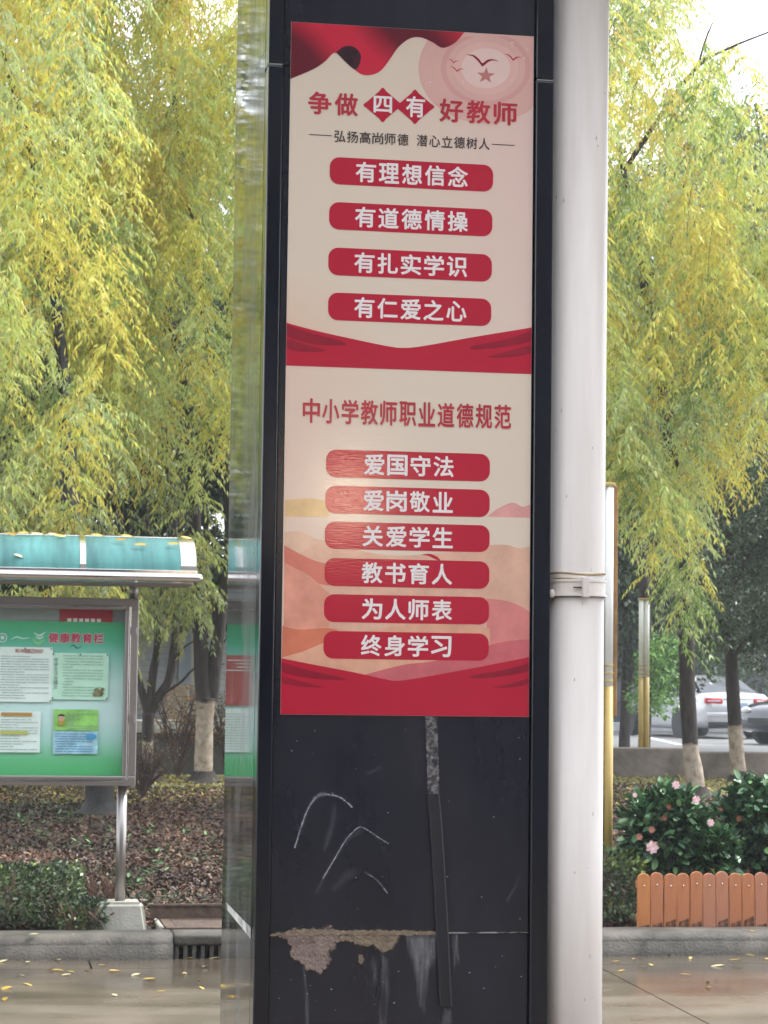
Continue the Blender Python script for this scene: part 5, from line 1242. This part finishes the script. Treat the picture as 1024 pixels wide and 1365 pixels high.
bg_tree(1130, 0, 41, (820, 1330), (330, 640), 190, (.5, .9), 420, .14, 'broad dark green tree filling the gap above the dark building', 71, lambda c, r: np.array((.045, .075, .03)) * r.uniform(.7, 1.4), trunk=False)
bg_tree(700, 0, 42, (600, 900), (330, 760), 120, (.5, .9), 420, .14, 'broad dark green tree behind the cream downpipe', 72, lambda c, r: np.array((.04, .07, .03)) * r.uniform(.7, 1.4), trunk=False)
bg_tree(1010, 0, 57.5, (860, 1180), (740, 900), 70, (.5, 1.0), 300, .16, 'dark clipped trees standing behind the silver car', 76, lambda c, r: np.array((.05, .085, .035)) * r.uniform(.6, 1.4), trunk=False)
tone_fill = lambda c, r: (np.array((.10, .15, .045)) if r.random() < .6 else np.array((.19, .22, .06))) * r.uniform(.7, 1.3)
bg_tree(-230, 0, 27.5, (-420, -20), (-420, 620), 170, (.4, .75), 620, .09, 'full green tree behind the far left yellowing trees', 73, tone_fill)
bg_tree(120, 0, 26.4, (-60, 330), (160, 640), 110, (.3, .6), 700, .08, 'full mid green tree filling in behind the left trunks', 74, tone_fill, trunk=False)
bg_tree(940, 0, 27.8, (810, 1100), (180, 680), 120, (.3, .6), 700, .08, 'full mid green tree filling in behind the leaning trunk', 75, tone_fill, trunk=False)
# ================================================================== SHRUBS
def leaf_me(L, W, col, nm, m, curl=.2):
    bm = bmesh.new(); cl = bm.loops.layers.float_color.new('Col'); rows = []
    for k, (t, w_) in enumerate(((0, .05), (.25, .8), (.55, 1), (.82, .6), (1, .03))):
        z = -curl * L * t * t; rows.append([bm.verts.new((t * L, -w_ * W / 2, z + .12 * W)), bm.verts.new((t * L, 0, z)), bm.verts.new((t * L, w_ * W / 2, z + .12 * W))])
    for r0, r1 in zip(rows, rows[1:]):
        for k in range(2):
            f = bm.faces.new((r0[k], r1[k], r1[k + 1], r0[k + 1])); f.smooth = True
            for l in f.loops: l[cl] = (*col, 1)
    me = bpy.data.meshes.new(nm); bm.to_mesh(me); bm.free(); me.materials.append(m); return me
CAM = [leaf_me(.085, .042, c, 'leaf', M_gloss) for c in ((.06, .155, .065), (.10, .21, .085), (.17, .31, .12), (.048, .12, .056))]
YLF = leaf_me(.07, .03, (.45, .38, .05), 'leaf', M_gloss)
def camellia(label, cpx, top, bot, hw, Y, seed, flowers, group):
    b = at(cpx, bot, Y); b.z = bed_z(b.x, Y); r = random.Random(seed); nr = np.random.default_rng(seed)
    t = thing('camellia_bush', b, label, 'bush', group); c = at(cpx, (top + bot) / 2, Y); hz = (at(cpx, top, Y).z - at(cpx, bot, Y).z) / 2; hx = hw / F_PX * Y
    for k in range(7):
        e = c + Vector((r.uniform(-.6, .6) * hx, r.uniform(-.3, .3) * hx, r.uniform(-.1, .5) * hz)); bm = bmesh.new(); tube(bm, [b + Vector((0, 0, -.03)), b.lerp(e, .5) + Vector((r.uniform(-.04, .04), 0, 0)), e], [.016, .010, .005], 6); bmobj('stem', bm, M_bark, t, True)
    def surf(u, th, k=1.0):
        lump = 1 + .16 * noise.noise(Vector((math.cos(th) * u * 2.2 + seed, math.sin(th) * 2.2, u * 3)))
        zz = math.sin(u); rr = math.cos(u) * lump * k
        return c + Vector((math.cos(th) * rr * hx, math.sin(th) * rr * hx * .8, zz * hz * lump * k)), Vector((math.cos(th) * rr, math.sin(th) * rr, zz + .3)).normalized()
    for k in range(290):       # leaves that face the road, each its own piece
        th = r.uniform(-PI * .98, -.02) if r.random() < .9 else r.uniform(0, PI); u = r.uniform(-1.2, 1.45); p, n = surf(u, th, r.uniform(.86, 1.06))
        d = (n * r.uniform(.5, 1) + Vector((r.gauss(0, .5), r.gauss(0, .5), r.gauss(-.05, .45)))).normalized(); s = r.uniform(.65, 1.15)
        me = r.choices(CAM + [YLF], [4, 4, 2, 3, .12])[0]; o = bpy.data.objects.new('leaf', me); put(o, t, p); o.rotation_euler = (d.to_track_quat('X', 'Z') @ Matrix.Rotation(r.uniform(-.8, .8), 3, 'X').to_quaternion()).to_euler(); o.scale = (s, s, s)
    P, D = [], []
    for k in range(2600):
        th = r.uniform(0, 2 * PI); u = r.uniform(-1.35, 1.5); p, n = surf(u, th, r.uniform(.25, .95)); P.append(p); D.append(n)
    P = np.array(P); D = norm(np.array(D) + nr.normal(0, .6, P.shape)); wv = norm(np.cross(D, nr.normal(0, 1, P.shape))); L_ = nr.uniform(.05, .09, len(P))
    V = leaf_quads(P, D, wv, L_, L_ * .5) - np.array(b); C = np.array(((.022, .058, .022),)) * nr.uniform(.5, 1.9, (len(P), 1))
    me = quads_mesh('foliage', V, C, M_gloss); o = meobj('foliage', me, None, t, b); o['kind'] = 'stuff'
    for (fx, fy, fr_, fc) in flowers:
        fp = at(fx, fy, Y - hx * .86); fl = bpy.data.objects.new('flower', None); fl.empty_display_size = .02; put(fl, t, fp)
        bm = bmesh.new(); R_ = 1.3 * fr_ / F_PX * Y
        for ring, (nn, rad, z, sz) in enumerate(((7, .62, 0, .52), (6, .38, .25, .46), (4, .16, .42, .36))):
            for q in range(nn):
                a_ = 2 * PI * q / nn + ring * .5 + r.uniform(-.1, .1); cc = Vector((math.cos(a_) * rad * R_, -z * R_, math.sin(a_) * rad * R_)); ax = Vector((math.cos(a_), -.5 - ring * .3, math.sin(a_))).normalized(); bx = Vector((-math.sin(a_), 0, math.cos(a_)))
                vs = [fp + cc - ax * sz * R_ * .5, fp + cc + bx * sz * R_ * .55, fp + cc + ax * sz * R_ * .55 + Vector((0, .12 * R_, 0)), fp + cc - bx * sz * R_ * .55]
                cv = fp + cc + Vector((0, .10 * R_, 0)); V_ = [bm.verts.new(v) for v in vs]; cc_ = bm.verts.new(cv)
                for w_ in range(4): bm.faces.new((V_[w_], V_[(w_ + 1) % 4], cc_))
        bmesh.ops.create_uvsphere(bm, u_segments=10, v_segments=7, radius=R_ * .55, matrix=Matrix.Translation(fp + Vector((0, R_ * .35, 0))))
        bmobj('petals', bm, fc, fl, False)
    return t
M_pet = mat('pink_petal', (.82, .60, .62), .5, var=.12, vscale=60); M_pet2 = mat('faded_petal', (.42, .20, .13), .6, var=.3, vscale=60); M_bud = mat('brown_bloom', (.22, .08, .04), .7, var=.3, vscale=60)
s7 = lambda x, y: (780 + x / 3.955, 1020 + y / 3.955)
FL1 = [(*s7(355, 432), 8.5, M_pet), (*s7(479, 104), 5.5, M_pet), (*s7(586, 182), 5.5, M_pet), (*s7(662, 303), 5, M_pet), (*s7(262, 158), 3.2, M_pet), (*s7(286, 378), 4.5, M_pet2), (*s7(352, 340), 4.5, M_pet2), (*s7(442, 220), 3.8, M_bud), (*s7(418, 278), 4, M_bud)]
FL2 = [(*s7(812, 282), 4, M_bud), (*s7(716, 232), 3, M_bud), (*s7(860, 600 - 40), 3, M_bud)]
SY = YK + .95
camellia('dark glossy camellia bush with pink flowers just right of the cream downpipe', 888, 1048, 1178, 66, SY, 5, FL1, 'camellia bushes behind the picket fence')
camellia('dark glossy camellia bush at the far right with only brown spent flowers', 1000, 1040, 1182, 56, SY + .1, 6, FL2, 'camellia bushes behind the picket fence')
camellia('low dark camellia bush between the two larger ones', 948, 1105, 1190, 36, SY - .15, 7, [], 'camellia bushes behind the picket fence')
def hedge(label, px0, px1, top, bot, Y, seed, tone, dens=9000, L=.032, depth=.32, name='low_hedge', brown=0):
    a, b = at(px0, bot, Y), at(px1, top, Y); base = Vector(((a.x + b.x) / 2, Y, bed_z((a.x + b.x) / 2, Y))); r = np.random.default_rng(seed)
    t = thing(name, base, label, 'hedge'); n = int(dens * (b.x - a.x) * (b.z - base.z) * 2.2)
    u = r.uniform(-1, 1, n); v = r.uniform(0, 1, n); q = r.uniform(-1, 1, n)
    H = b.z - base.z; topz = H * (.86 + .14 * np.array([noise.noise(Vector((x * 3 + seed, y * 2, 1))) * 1.6 for x, y in zip(u * (b.x - a.x) / 2, q)]))
    rnd = np.sqrt(np.clip(1 - (np.clip(v - .55, 0, 1) / .45) ** 2.2, .12, 1)); z = v * topz
    P = np.stack([base.x + u * (b.x - a.x) / 2 * (.93 + .07 * rnd), base.y + q * depth * rnd, base.z + z + .02], -1)
    shell = (np.abs(q) > .55) | (v > .7) | (np.abs(u) > .85); P = P[shell | (r.random(n) < .25)]; m_ = len(P)
    nrm = norm((P - np.array((base.x, base.y, base.z + H * .4))) * np.array((.4, 1, 1))); D = norm(nrm + r.normal(0, .7, (m_, 3))); wv = norm(np.cross(D, r.normal(0, 1, (m_, 3)))); L_ = r.uniform(.7, 1.4, m_) * L
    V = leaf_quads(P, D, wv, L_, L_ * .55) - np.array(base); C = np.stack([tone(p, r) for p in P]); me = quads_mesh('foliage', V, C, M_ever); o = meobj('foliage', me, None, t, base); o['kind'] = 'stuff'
    bm = bmesh.new(); k = 26
    for _ in range(k):
        s = base + Vector((random.uniform(-1, 1) * (b.x - a.x) / 2 * .9, random.uniform(-.8, .5) * depth, 0)); e = s + Vector((random.uniform(-.12, .12), random.uniform(-.14, .05), H * random.uniform(.5, .95)))
        tube(bm, smooth_path([s, s.lerp(e, .5) + Vector((random.uniform(-.05, .05), 0, 0)), e], 3), .005, 5, False)
    o = bmobj('stems', bm, mat('twig_brown', (.16, .09, .06), .8, var=.3), t); o['kind'] = 'stuff'; return t
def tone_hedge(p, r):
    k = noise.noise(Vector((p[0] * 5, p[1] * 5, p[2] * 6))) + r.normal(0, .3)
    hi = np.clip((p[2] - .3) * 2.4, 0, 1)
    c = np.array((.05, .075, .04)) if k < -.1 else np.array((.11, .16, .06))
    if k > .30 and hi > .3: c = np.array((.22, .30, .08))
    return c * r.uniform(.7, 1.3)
def twig_bush(label, px, pyb, Y, h, w_, seed, leafcol, nleaf, group=None):
    b = at(px, pyb, Y); b.z = bed_z(b.x, Y); r = random.Random(seed); t = thing('bare_shrub', b, label, 'shrub', group); nr = np.random.default_rng(seed); tips = []
    bm = bmesh.new()
    for k in range(26):
        a = r.uniform(0, 2 * PI); e = b + Vector((math.cos(a) * r.uniform(.2, 1) * w_, math.sin(a) * .4 * w_, h * r.uniform(.5, 1)))
        P = smooth_path([b, b.lerp(e, .35) + Vector((0, 0, .08 * h)), b.lerp(e, .7) + Vector((r.uniform(-.08, .08), 0, .05)), e], 4); tube(bm, P, lerp_list([.012, .004], len(P)), 5, False)
        for q in range(7):
            s0 = P[r.randrange(4, len(P))]; e2 = s0 + Vector((r.gauss(0, .16), r.gauss(0, .1), r.uniform(-.05, .25))); tube(bm, [s0, s0.lerp(e2, .5) + Vector((0, 0, .02)), e2], [.004, .003, .002], 4, False); tips.append(e2)
    o = bmobj('branches', bm, mat('twig_dark', (.07, .045, .035), .85, var=.3), t); o['kind'] = 'stuff'
    P = np.array([tips[r.randrange(len(tips))] for _ in range(nleaf)]) + nr.normal(0, .05, (nleaf, 3)); D = norm(nr.normal(0, 1, P.shape) + np.array((0, 0, -.5))); wv = norm(np.cross(D, nr.normal(0, 1, P.shape))); L_ = nr.uniform(.03, .06, nleaf)
    V = leaf_quads(P, D, wv, L_, L_ * .45) - np.array(b); C = np.array([leafcol]) * nr.uniform(.5, 1.5, (nleaf, 1)); me = quads_mesh('foliage', V, C, M_leaf); o = meobj('foliage', me, None, t, b); o['kind'] = 'stuff'
twig_bush('tangled bare shrub with rusty leaves between the left tree trunks', 238, 1000, 25.7, 1.0, .5, 91, (.30, .16, .05), 420)
twig_bush('tangled bare shrub with dull green leaves beside the steel side of the pillar', 305, 1000, 25.8, 1.0, .4, 92, (.14, .15, .05), 420)
twig_bush('sprawling twiggy shrub at the foot of the many stemmed tree', 190, 1030, 23.2, .5, .4, 93, (.12, .09, .04), 160)
hY = YK + .85
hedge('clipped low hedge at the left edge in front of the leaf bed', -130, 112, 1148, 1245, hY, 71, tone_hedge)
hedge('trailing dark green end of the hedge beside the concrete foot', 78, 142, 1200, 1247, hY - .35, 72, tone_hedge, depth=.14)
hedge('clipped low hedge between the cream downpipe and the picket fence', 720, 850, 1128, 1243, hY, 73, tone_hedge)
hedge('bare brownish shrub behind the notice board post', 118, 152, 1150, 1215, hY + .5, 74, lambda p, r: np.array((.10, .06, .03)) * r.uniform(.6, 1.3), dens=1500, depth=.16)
# small weeds in the leaf bed
WEEDS = ['bushy green weed just right of the board post', 'bushy green weed midway between the board post and the pillar', 'small green weed above the pair right of the board post', 'low green weed at the foot of the board post', 'green weed in the litter above the clipped hedge', 'green weed in the litter above the right end of the hedge', 'green weed in the litter near the left edge of the picture',
         'tiny green weed right of the post, halfway up the litter', 'tiny green weed closest to the mirror steel side', 'green weed just left of the board post in the litter', 'small green weed under the middle of the board frame', 'tiny green weed highest up just right of the board post']
for k, (px, py, n_) in enumerate(((186, 1178, 16), (214, 1168, 14), (206, 1150, 9), (180, 1195, 10), (60, 1120, 12), (110, 1135, 10), (30, 1105, 12), (245, 1118, 8), (280, 1128, 8), (150, 1122, 9), (88, 1098, 9), (196, 1118, 9))):
    b = on_bed(px, py); t = thing('weed_plant', b, WEEDS[k], 'plant', 'small weeds in the leaf bed')
    for _ in range(n_):
        p = b + Vector((random.gauss(0, .05), random.gauss(0, .05), random.uniform(.01, .10))); d = Vector((random.gauss(0, 1), random.gauss(0, 1), random.uniform(.1, 1.1))).normalized()
        o = bpy.data.objects.new('leaf', random.choice(CAM[1:3])); put(o, t, p); o.rotation_euler = d.to_track_quat('X', 'Z').to_euler(); o.scale = (.7, .6, .7)

# ================================================================== LEAF LITTER
def litter(n, x0, x1, y0, y1, seed, tone, L, name='leaf_litter', lift=.012, keep=None):
    r = np.random.default_rng(seed); X = r.uniform(x0, x1, n); Y = y0 + (y1 - y0) * r.random(n) ** 1.35
    if keep is not None:
        k = np.array([keep(a, b) for a, b in zip(X, Y)]); X, Y = X[k], Y[k]
    P = np.array([(a, b, bed_z(a, b) + lift * r.random()) for a, b in zip(X, Y)]); m_ = len(P)
    D = norm(np.concatenate([r.normal(0, 1, (m_, 2)), r.normal(.12, .32, (m_, 1))], 1)); wv = norm(np.cross(D, np.array((0, 0, 1.0)) + r.normal(0, .45, (m_, 3)))); L_ = r.uniform(.7, 1.35, m_) * L
    V = leaf_quads(P, D, wv, L_, L_ * .42, .8); C = np.stack([tone(p, r) for p in P]); me = quads_mesh(name, V, C, M_litter); o = meobj(name, me, None, None, (0, 0, 0)); o['kind'] = 'stuff'; return o
def tone_lit(p, r):
    q_ = .8 + .35 * noise.noise(Vector((p[0] * 1.6, p[1] * 1.1, 7)))
    k = noise.noise(Vector((p[0] * .9, p[1] * .7, 4))) + r.normal(0, .35)
    c = np.array((.085, .052, .036)) if k < 0 else (np.array((.16, .088, .056)) if k < .45 else np.array((.23, .13, .08)))
    if p[1] < YK + 1.6 and r.random() < .6: c = np.array((.22, .10, .065))
    g = noise.noise(Vector((p[0] * .8 + 4, p[1] * .9, 9)))
    if g > .05 and r.random() < .15 + g: c = np.array((.07, .085, .04))
    return c * r.uniform(.4, 1.4) * q_
o = litter(150000, -3.6, 7.5, YK + .55, 24.5, 81, tone_lit, .046, keep=lambda x, y: not (gx0 < x < gx1 and y < GY1 + .15)); o['label'] = 'brown dead leaves covering the bed behind the kerb'
def tone_yel(p, r):
    return (np.array((.34, .27, .05)) if r.random() < .55 else np.array((.20, .19, .06))) * r.uniform(.6, 1.3)
litter(16000, -4, 11, 22.2, 26.1, 82, tone_yel, .05, 'yellow_leaf_carpet', .008)

# ================================================================== FALLEN LEAVES one by one
YL = [leaf_me(.085, .024, c, 'fallen_leaf', M_litter, .15) for c in ((.42, .28, .04), (.46, .36, .09), (.34, .20, .03), (.46, .40, .22))]
ORD = 'first second third fourth fifth sixth seventh eighth ninth tenth eleventh twelfth thirteenth fourteenth fifteenth sixteenth seventeenth eighteenth nineteenth twentieth'.split()
def fallen(pts, z, label, group, s=1.0):
    n_ = {}
    for px, py in sorted(pts):
        p = gnd(px, py, z); p.z = z + .004 * s + .004
        me = random.choice(YL); o = bpy.data.objects.new('fallen_leaf', me); put(o, None, p); o.rotation_euler = (random.uniform(-.25, .25), random.uniform(-.2, .1), random.uniform(0, 2 * PI)); k = random.uniform(.55, 1.0) * s; o.scale = (k, k * random.uniform(.9, 1.6), k); 
        side = 'below the board' if px < 512 else 'below the pickets'
        row = 'kerb top' if z > 0 else ('kerb foot' if py < (1290 if px < 512 else 1280) else ('middle row' if py < 1306 else 'row nearest the viewer'))
        n_[(side, row)] = n_.get((side, row), 0) + 1
        props(o, 'yellow leaf on %s %s, %s from left%s' % ('wet road' if z == 0 else 'top of kerb', side, ORD[n_[(side, row)] - 1], {'kerb top': '', 'kerb foot': ' at kerb foot', 'middle row': ' in middle row', 'row nearest the viewer': ' in nearest row'}[row]), 'leaf', group)
s5 = lambda x, y: (x / 3.0118, 1000 + y / 3.0118)
fallen([s5(*p) for p in ((30, 848), (112, 855), (243, 848), (205, 888), (188, 886), (232, 890), (285, 905), (300, 898), (375, 886), (395, 868), (438, 892), (98, 912), (48, 956), (22, 1000), (95, 942), (450, 985), (562, 903), (570, 927), (628, 925), (668, 972), (618, 990), (735, 897), (740, 905), (800, 955), (832, 872), (775, 840), (800, 928), (880, 838))] + [s7(*p) for p in ((186, 1042), (265, 1028), (210, 1086), (280, 1062), (345, 1056), (445, 1005), (560, 1018), (590, 1002), (612, 1000), (678, 998), (500, 1110), (645, 1150), (665, 1180), (735, 1062), (768, 1055), (820, 1032), (850, 1028), (840, 1005), (905, 992), (945, 1028), (128, 1096))],
       0.0, 'narrow yellow leaf fallen on the wet road beside the kerb', 'yellow leaves fallen on the wet road')
for k, (px, t_) in enumerate(sorted(((6, .95), (22, .97), (40, .96), (63, .96), (70, .85), (120, .98), (152, .70), (160, .98), (178, .55), (18, .25), (222, .6), (240, .97)))):
    y, z = roofpt(t_); x = at(px, 720, y).x; o = bpy.data.objects.new('fallen_leaf', random.choice(YL)); put(o, None, Vector((x, y - .012, z + .012))); o.rotation_euler = (math.radians(35), random.uniform(-.2, .2), random.uniform(-.6, .6)); o.scale = (1.0, 1.1, 1); props(o, 'yellow leaf on the blue roof of the notice board, %s from the left' % ORD[k], 'leaf', 'yellow leaves on the board roof')
fallen([(205, 1236), (216, 1239), (222, 1236), (1000, 1243), (995, 1244), (100, 1247), (52, 1247), (880, 1243)], KERB_H, '', 'yellow leaves on the kerb', .9)

# ================================================================== CARS
def sedan(p, heading, paint, label, dark_trim):
    """forward = local +Y, built in world coordinates then turned with its empty"""
    t = thing('parked_car', p, label, 'car')
    def put_part(nm, bm, m, parent, smooth=True, at_=(0, 0, 0)):
        bm.normal_update(); me = bpy.data.meshes.new(nm); bm.to_mesh(me); bm.free(); me.materials.append(m)
        if smooth:
            for q in me.polygons: q.use_smooth = True
        o = bpy.data.objects.new(nm, me); COL.objects.link(o); o.parent = parent; o.location = at_; return o
    Ln, Wd = 4.75, 1.82
    # side profile stations: (y, z_low, z_belt, half width at belt)
    st = [(-2.37, .38, .86, .66), (-2.30, .30, 1.00, .80), (-2.05, .26, 1.03, .88), (-1.5, .22, 1.00, .905), (-.8, .20, .96, .91), (0, .20, .94, .91), (.8, .20, .93, .91), (1.4, .22, .90, .90), (1.95, .24, .82, .86), (2.25, .28, .72, .78), (2.38, .36, .60, .62)]
    bm = bmesh.new(); rings = []
    for y, zl, zb, hw in st:
        sec = [(-hw * .90, zl), (-hw * 1.0, zl + .14), (-hw * 1.01, (zl + zb) / 2 + .04), (-hw * .975, zb - .06), (-hw * .88, zb), (-hw * .45, zb + .03), (0, zb + .04)]
        sec = sec + [(-x, z) for x, z in sec[-2::-1]]
        rings.append([bm.verts.new((x, y, z)) for x, z in sec])
    for a_, b_ in zip(rings, rings[1:]):
        for k in range(len(a_)): bm.faces.new((a_[k], a_[(k + 1) % len(a_)], b_[(k + 1) % len(a_)], b_[k]))
    bm.faces.new(rings[0]); bm.faces.new(rings[-1][::-1]); bmesh.ops.recalc_face_normals(bm, faces=bm.faces)
    body = put_part('body', bm, paint, t)
    # cabin: roof shell and glass
    cab = [(-1.95, 1.00, .70, 1.02), (-1.25, .97, .60, 1.36), (-.6, .95, .62, 1.44), (.1, .94, .62, 1.44), (.55, .94, .60, 1.38), (1.35, .92, .70, .95)]
    bm = bmesh.new(); R_ = []
    for y, zb, hw, zt in cab[1:-1]:
        R_.append([bm.verts.new(v) for v in ((-hw - .01, y, zt - .05), (-hw * .7, y, zt), (0, y, zt + .02), (hw * .7, y, zt), (hw + .01, y, zt - .05))])
    for a_, b_ in zip(R_, R_[1:]):
        for k in range(4): bm.faces.new((a_[k], a_[k + 1], b_[k + 1], b_[k]))
    put_part('roof', bm, paint, t)
    gm = dark_trim['glass']
    bm = bmesh.new(); vs = [bm.verts.new(v) for v in ((-.72, -1.98, 1.01), (.72, -1.98, 1.01), (.58, -1.26, 1.35), (0, -1.27, 1.375), (-.58, -1.26, 1.35))]; bm.faces.new(vs); put_part('rear_window', bm, gm, t, False)
    bm = bmesh.new(); vs = [bm.verts.new(v) for v in ((.72, 1.38, .95), (-.72, 1.38, .95), (-.58, .56, 1.36), (0, .56, 1.39), (.58, .56, 1.36))]; bm.faces.new(vs); put_part('windscreen', bm, gm, t, False)
    for s in (-1, 1):
        bm = bmesh.new(); vs = [bm.verts.new(v) for v in ((s * .86, -1.35, .995), (s * .875, -.4, .965), (s * .64, -.4, 1.38), (s * .62, -1.0, 1.35))]; bm.faces.new(vs); put_part('side_window', bm, gm, t, False)
        bm = bmesh.new(); vs = [bm.verts.new(v) for v in ((s * .875, -.34, .965), (s * .87, .95, .95), (s * .63, .48, 1.345), (s * .64, -.34, 1.385))]; bm.faces.new(vs); put_part('side_window', bm, gm, t, False)
        bm = bmesh.new(); vs = [bm.verts.new(v) for v in ((s * .80, -1.97, .99), (s * .60, -1.24, 1.33), (s * .625, -1.0, 1.37), (s * .87, -1.36, .98))]; bm.faces.new(vs); vs = [bm.verts.new(v) for v in ((s * .865, .97, .94), (s * .72, 1.38, .94), (s * .58, .55, 1.35), (s * .625, .45, 1.355))]; bm.faces.new(vs); put_part('pillar', bm, paint, t, False)
        # mirror
        bm = bmesh.new(); bmesh.ops.create_uvsphere(bm, u_segments=10, v_segments=8, radius=.1); bmesh.ops.scale(bm, vec=(1.1, .6, .75), verts=bm.verts); put_part('wing_mirror', bm, paint, t, True, (s * 1.02, .62, 1.02))
        # tail lamp
        bm = bmesh.new(); box(bm, -.21, .21, -.035, .06, -.065, .065, .02, 2); o = put_part('tail_light', bm, dark_trim['red'], t, True, (s * .60, -2.345, .86)); o.rotation_euler.z = s * .18
        bm = bmesh.new(); box(bm, -.15, .15, -.045, .02, -.012, .012); put_part('light_strip', bm, dark_trim['clear'], o, False)
        # headlamp, fog lamp
        bm = bmesh.new(); bmesh.ops.create_uvsphere(bm, u_segments=14, v_segments=8, radius=1); bmesh.ops.scale(bm, vec=(.23, .10, .075), verts=bm.verts); o = put_part('headlight', bm, dark_trim['clear'], t, True, (s * .60, 2.25, .70)); o.rotation_euler.z = -s * .5
        bm = bmesh.new(); bmesh.ops.create_uvsphere(bm, u_segments=12, v_segments=8, radius=1); bmesh.ops.scale(bm, vec=(.13, .05, .05), verts=bm.verts); put_part('fog_light', bm, dark_trim['clear'], t, True, (s * .58, 2.31, .40))
    bm = bmesh.new(); box(bm, -.74, .74, -2.40, -2.33, .27, .38, .02, 2); put_part('lower_bumper', bm, dark_trim['black'], t)
    bm = bmesh.new(); box(bm, -.78, .78, -2.415, -2.36, .50, .60, .02, 2); put_part('bumper', bm, paint, t)
    bm = bmesh.new(); box(bm, -.23, .23, -2.40, -2.37, .70, .82, .004); put_part('number_plate', bm, dark_trim['plate'], t, False)
    bm = bmesh.new(); box(bm, -.36, .36, -2.385, -2.35, .90, .925, .004); put_part('boot_handle', bm, dark_trim['chrome'], t, False)
    bm = bmesh.new(); box(bm, -.42, .42, 2.33, 2.385, .42, .56, .02); put_part('grille', bm, dark_trim['black'], t, False)
    for sx in (-1, 1):
        for wy in (-1.42, 1.45):
            bm = bmesh.new(); tube(bm, [(-.11, 0, 0), (-.10, 0, 0), (.10, 0, 0), (.11, 0, 0)], [.29, .325, .325, .29], 28); w_ = put_part('wheel', bm, dark_trim['tyre'], t, False, (sx * .83, wy, .325))
            bm = bmesh.new(); tube(bm, [(sx * .1105, 0, 0), (sx * .118, 0, 0)], .21, 20); put_part('rim', bm, dark_trim['chrome'], w_, False)
            bm = bmesh.new(); tube(bm, [(sx * .10 - .16, 0, .02), (sx * .10 - .02 * sx, 0, .02)], .37, 24); put_part('wheel_arch', bm, dark_trim['black'], t, False, (sx * .80, wy, .325))
    t.rotation_euler.z = heading; return t
TRM = dict(glass=mat('car_glass', (.02, .025, .03), .06), red=mat('tail_red', (.55, .015, .03), .15, coat=1), clear=mat('lamp_clear', (.75, .77, .78), .12, coat=1), black=mat('car_black_plastic', (.02, .02, .02), .6), plate=mat('plate_blue', (.30, .40, .55), .4), chrome=mat('car_chrome', (.6, .6, .6), .2, metal=1), tyre=mat('tyre_rubber', (.015, .015, .015), .8))
P_sil = mat('silver_paint', (.58, .59, .61), .25, metal=.2, coat=1); P_drk = mat('midnight_blue_paint', (.012, .014, .028), .2, coat=1)
# rear centre of the silver car: between its tail lights
def car_at(px, Y, heading, rear, **k):
    q = at(px, 980, Y); off = Vector((-math.sin(heading), math.cos(heading), 0)) * (2.37 if rear else -2.37)
    return sedan((q.x + off.x, q.y + off.y, LOTZ + .004), heading, **k)
car_at(984, 50.5, -YAW + math.radians(17), True, paint=P_sil, label='silver saloon car seen from behind with red tail lights between the two right trunks', dark_trim=TRM)
car_at(1016, 45.0, math.radians(116), False, paint=P_drk, label='midnight blue car whose front corner shows at the right edge of the picture', dark_trim=TRM)

# ================================================================== VEIL: thin haze volume added to imitate pale lens glare over the background
bm = bmesh.new(); box(bm, -190, 190, -30, 240, -1.2, 22)
hm = bpy.data.materials.new('thin_veil_haze'); hm.use_nodes = True; hn = hm.node_tree; hn.nodes.remove(hn.nodes['Principled BSDF'])
pv = hn.nodes.new('ShaderNodeVolumePrincipled'); pv.inputs['Color'].default_value = (.93, .96, 1, 1); pv.inputs['Density'].default_value = .0012; pv.inputs['Anisotropy'].default_value = .3
hn.links.new(pv.outputs[0], hn.nodes['Material Output'].inputs['Volume'])
props(bmobj('veil_haze', bm, hm), kind='stuff')
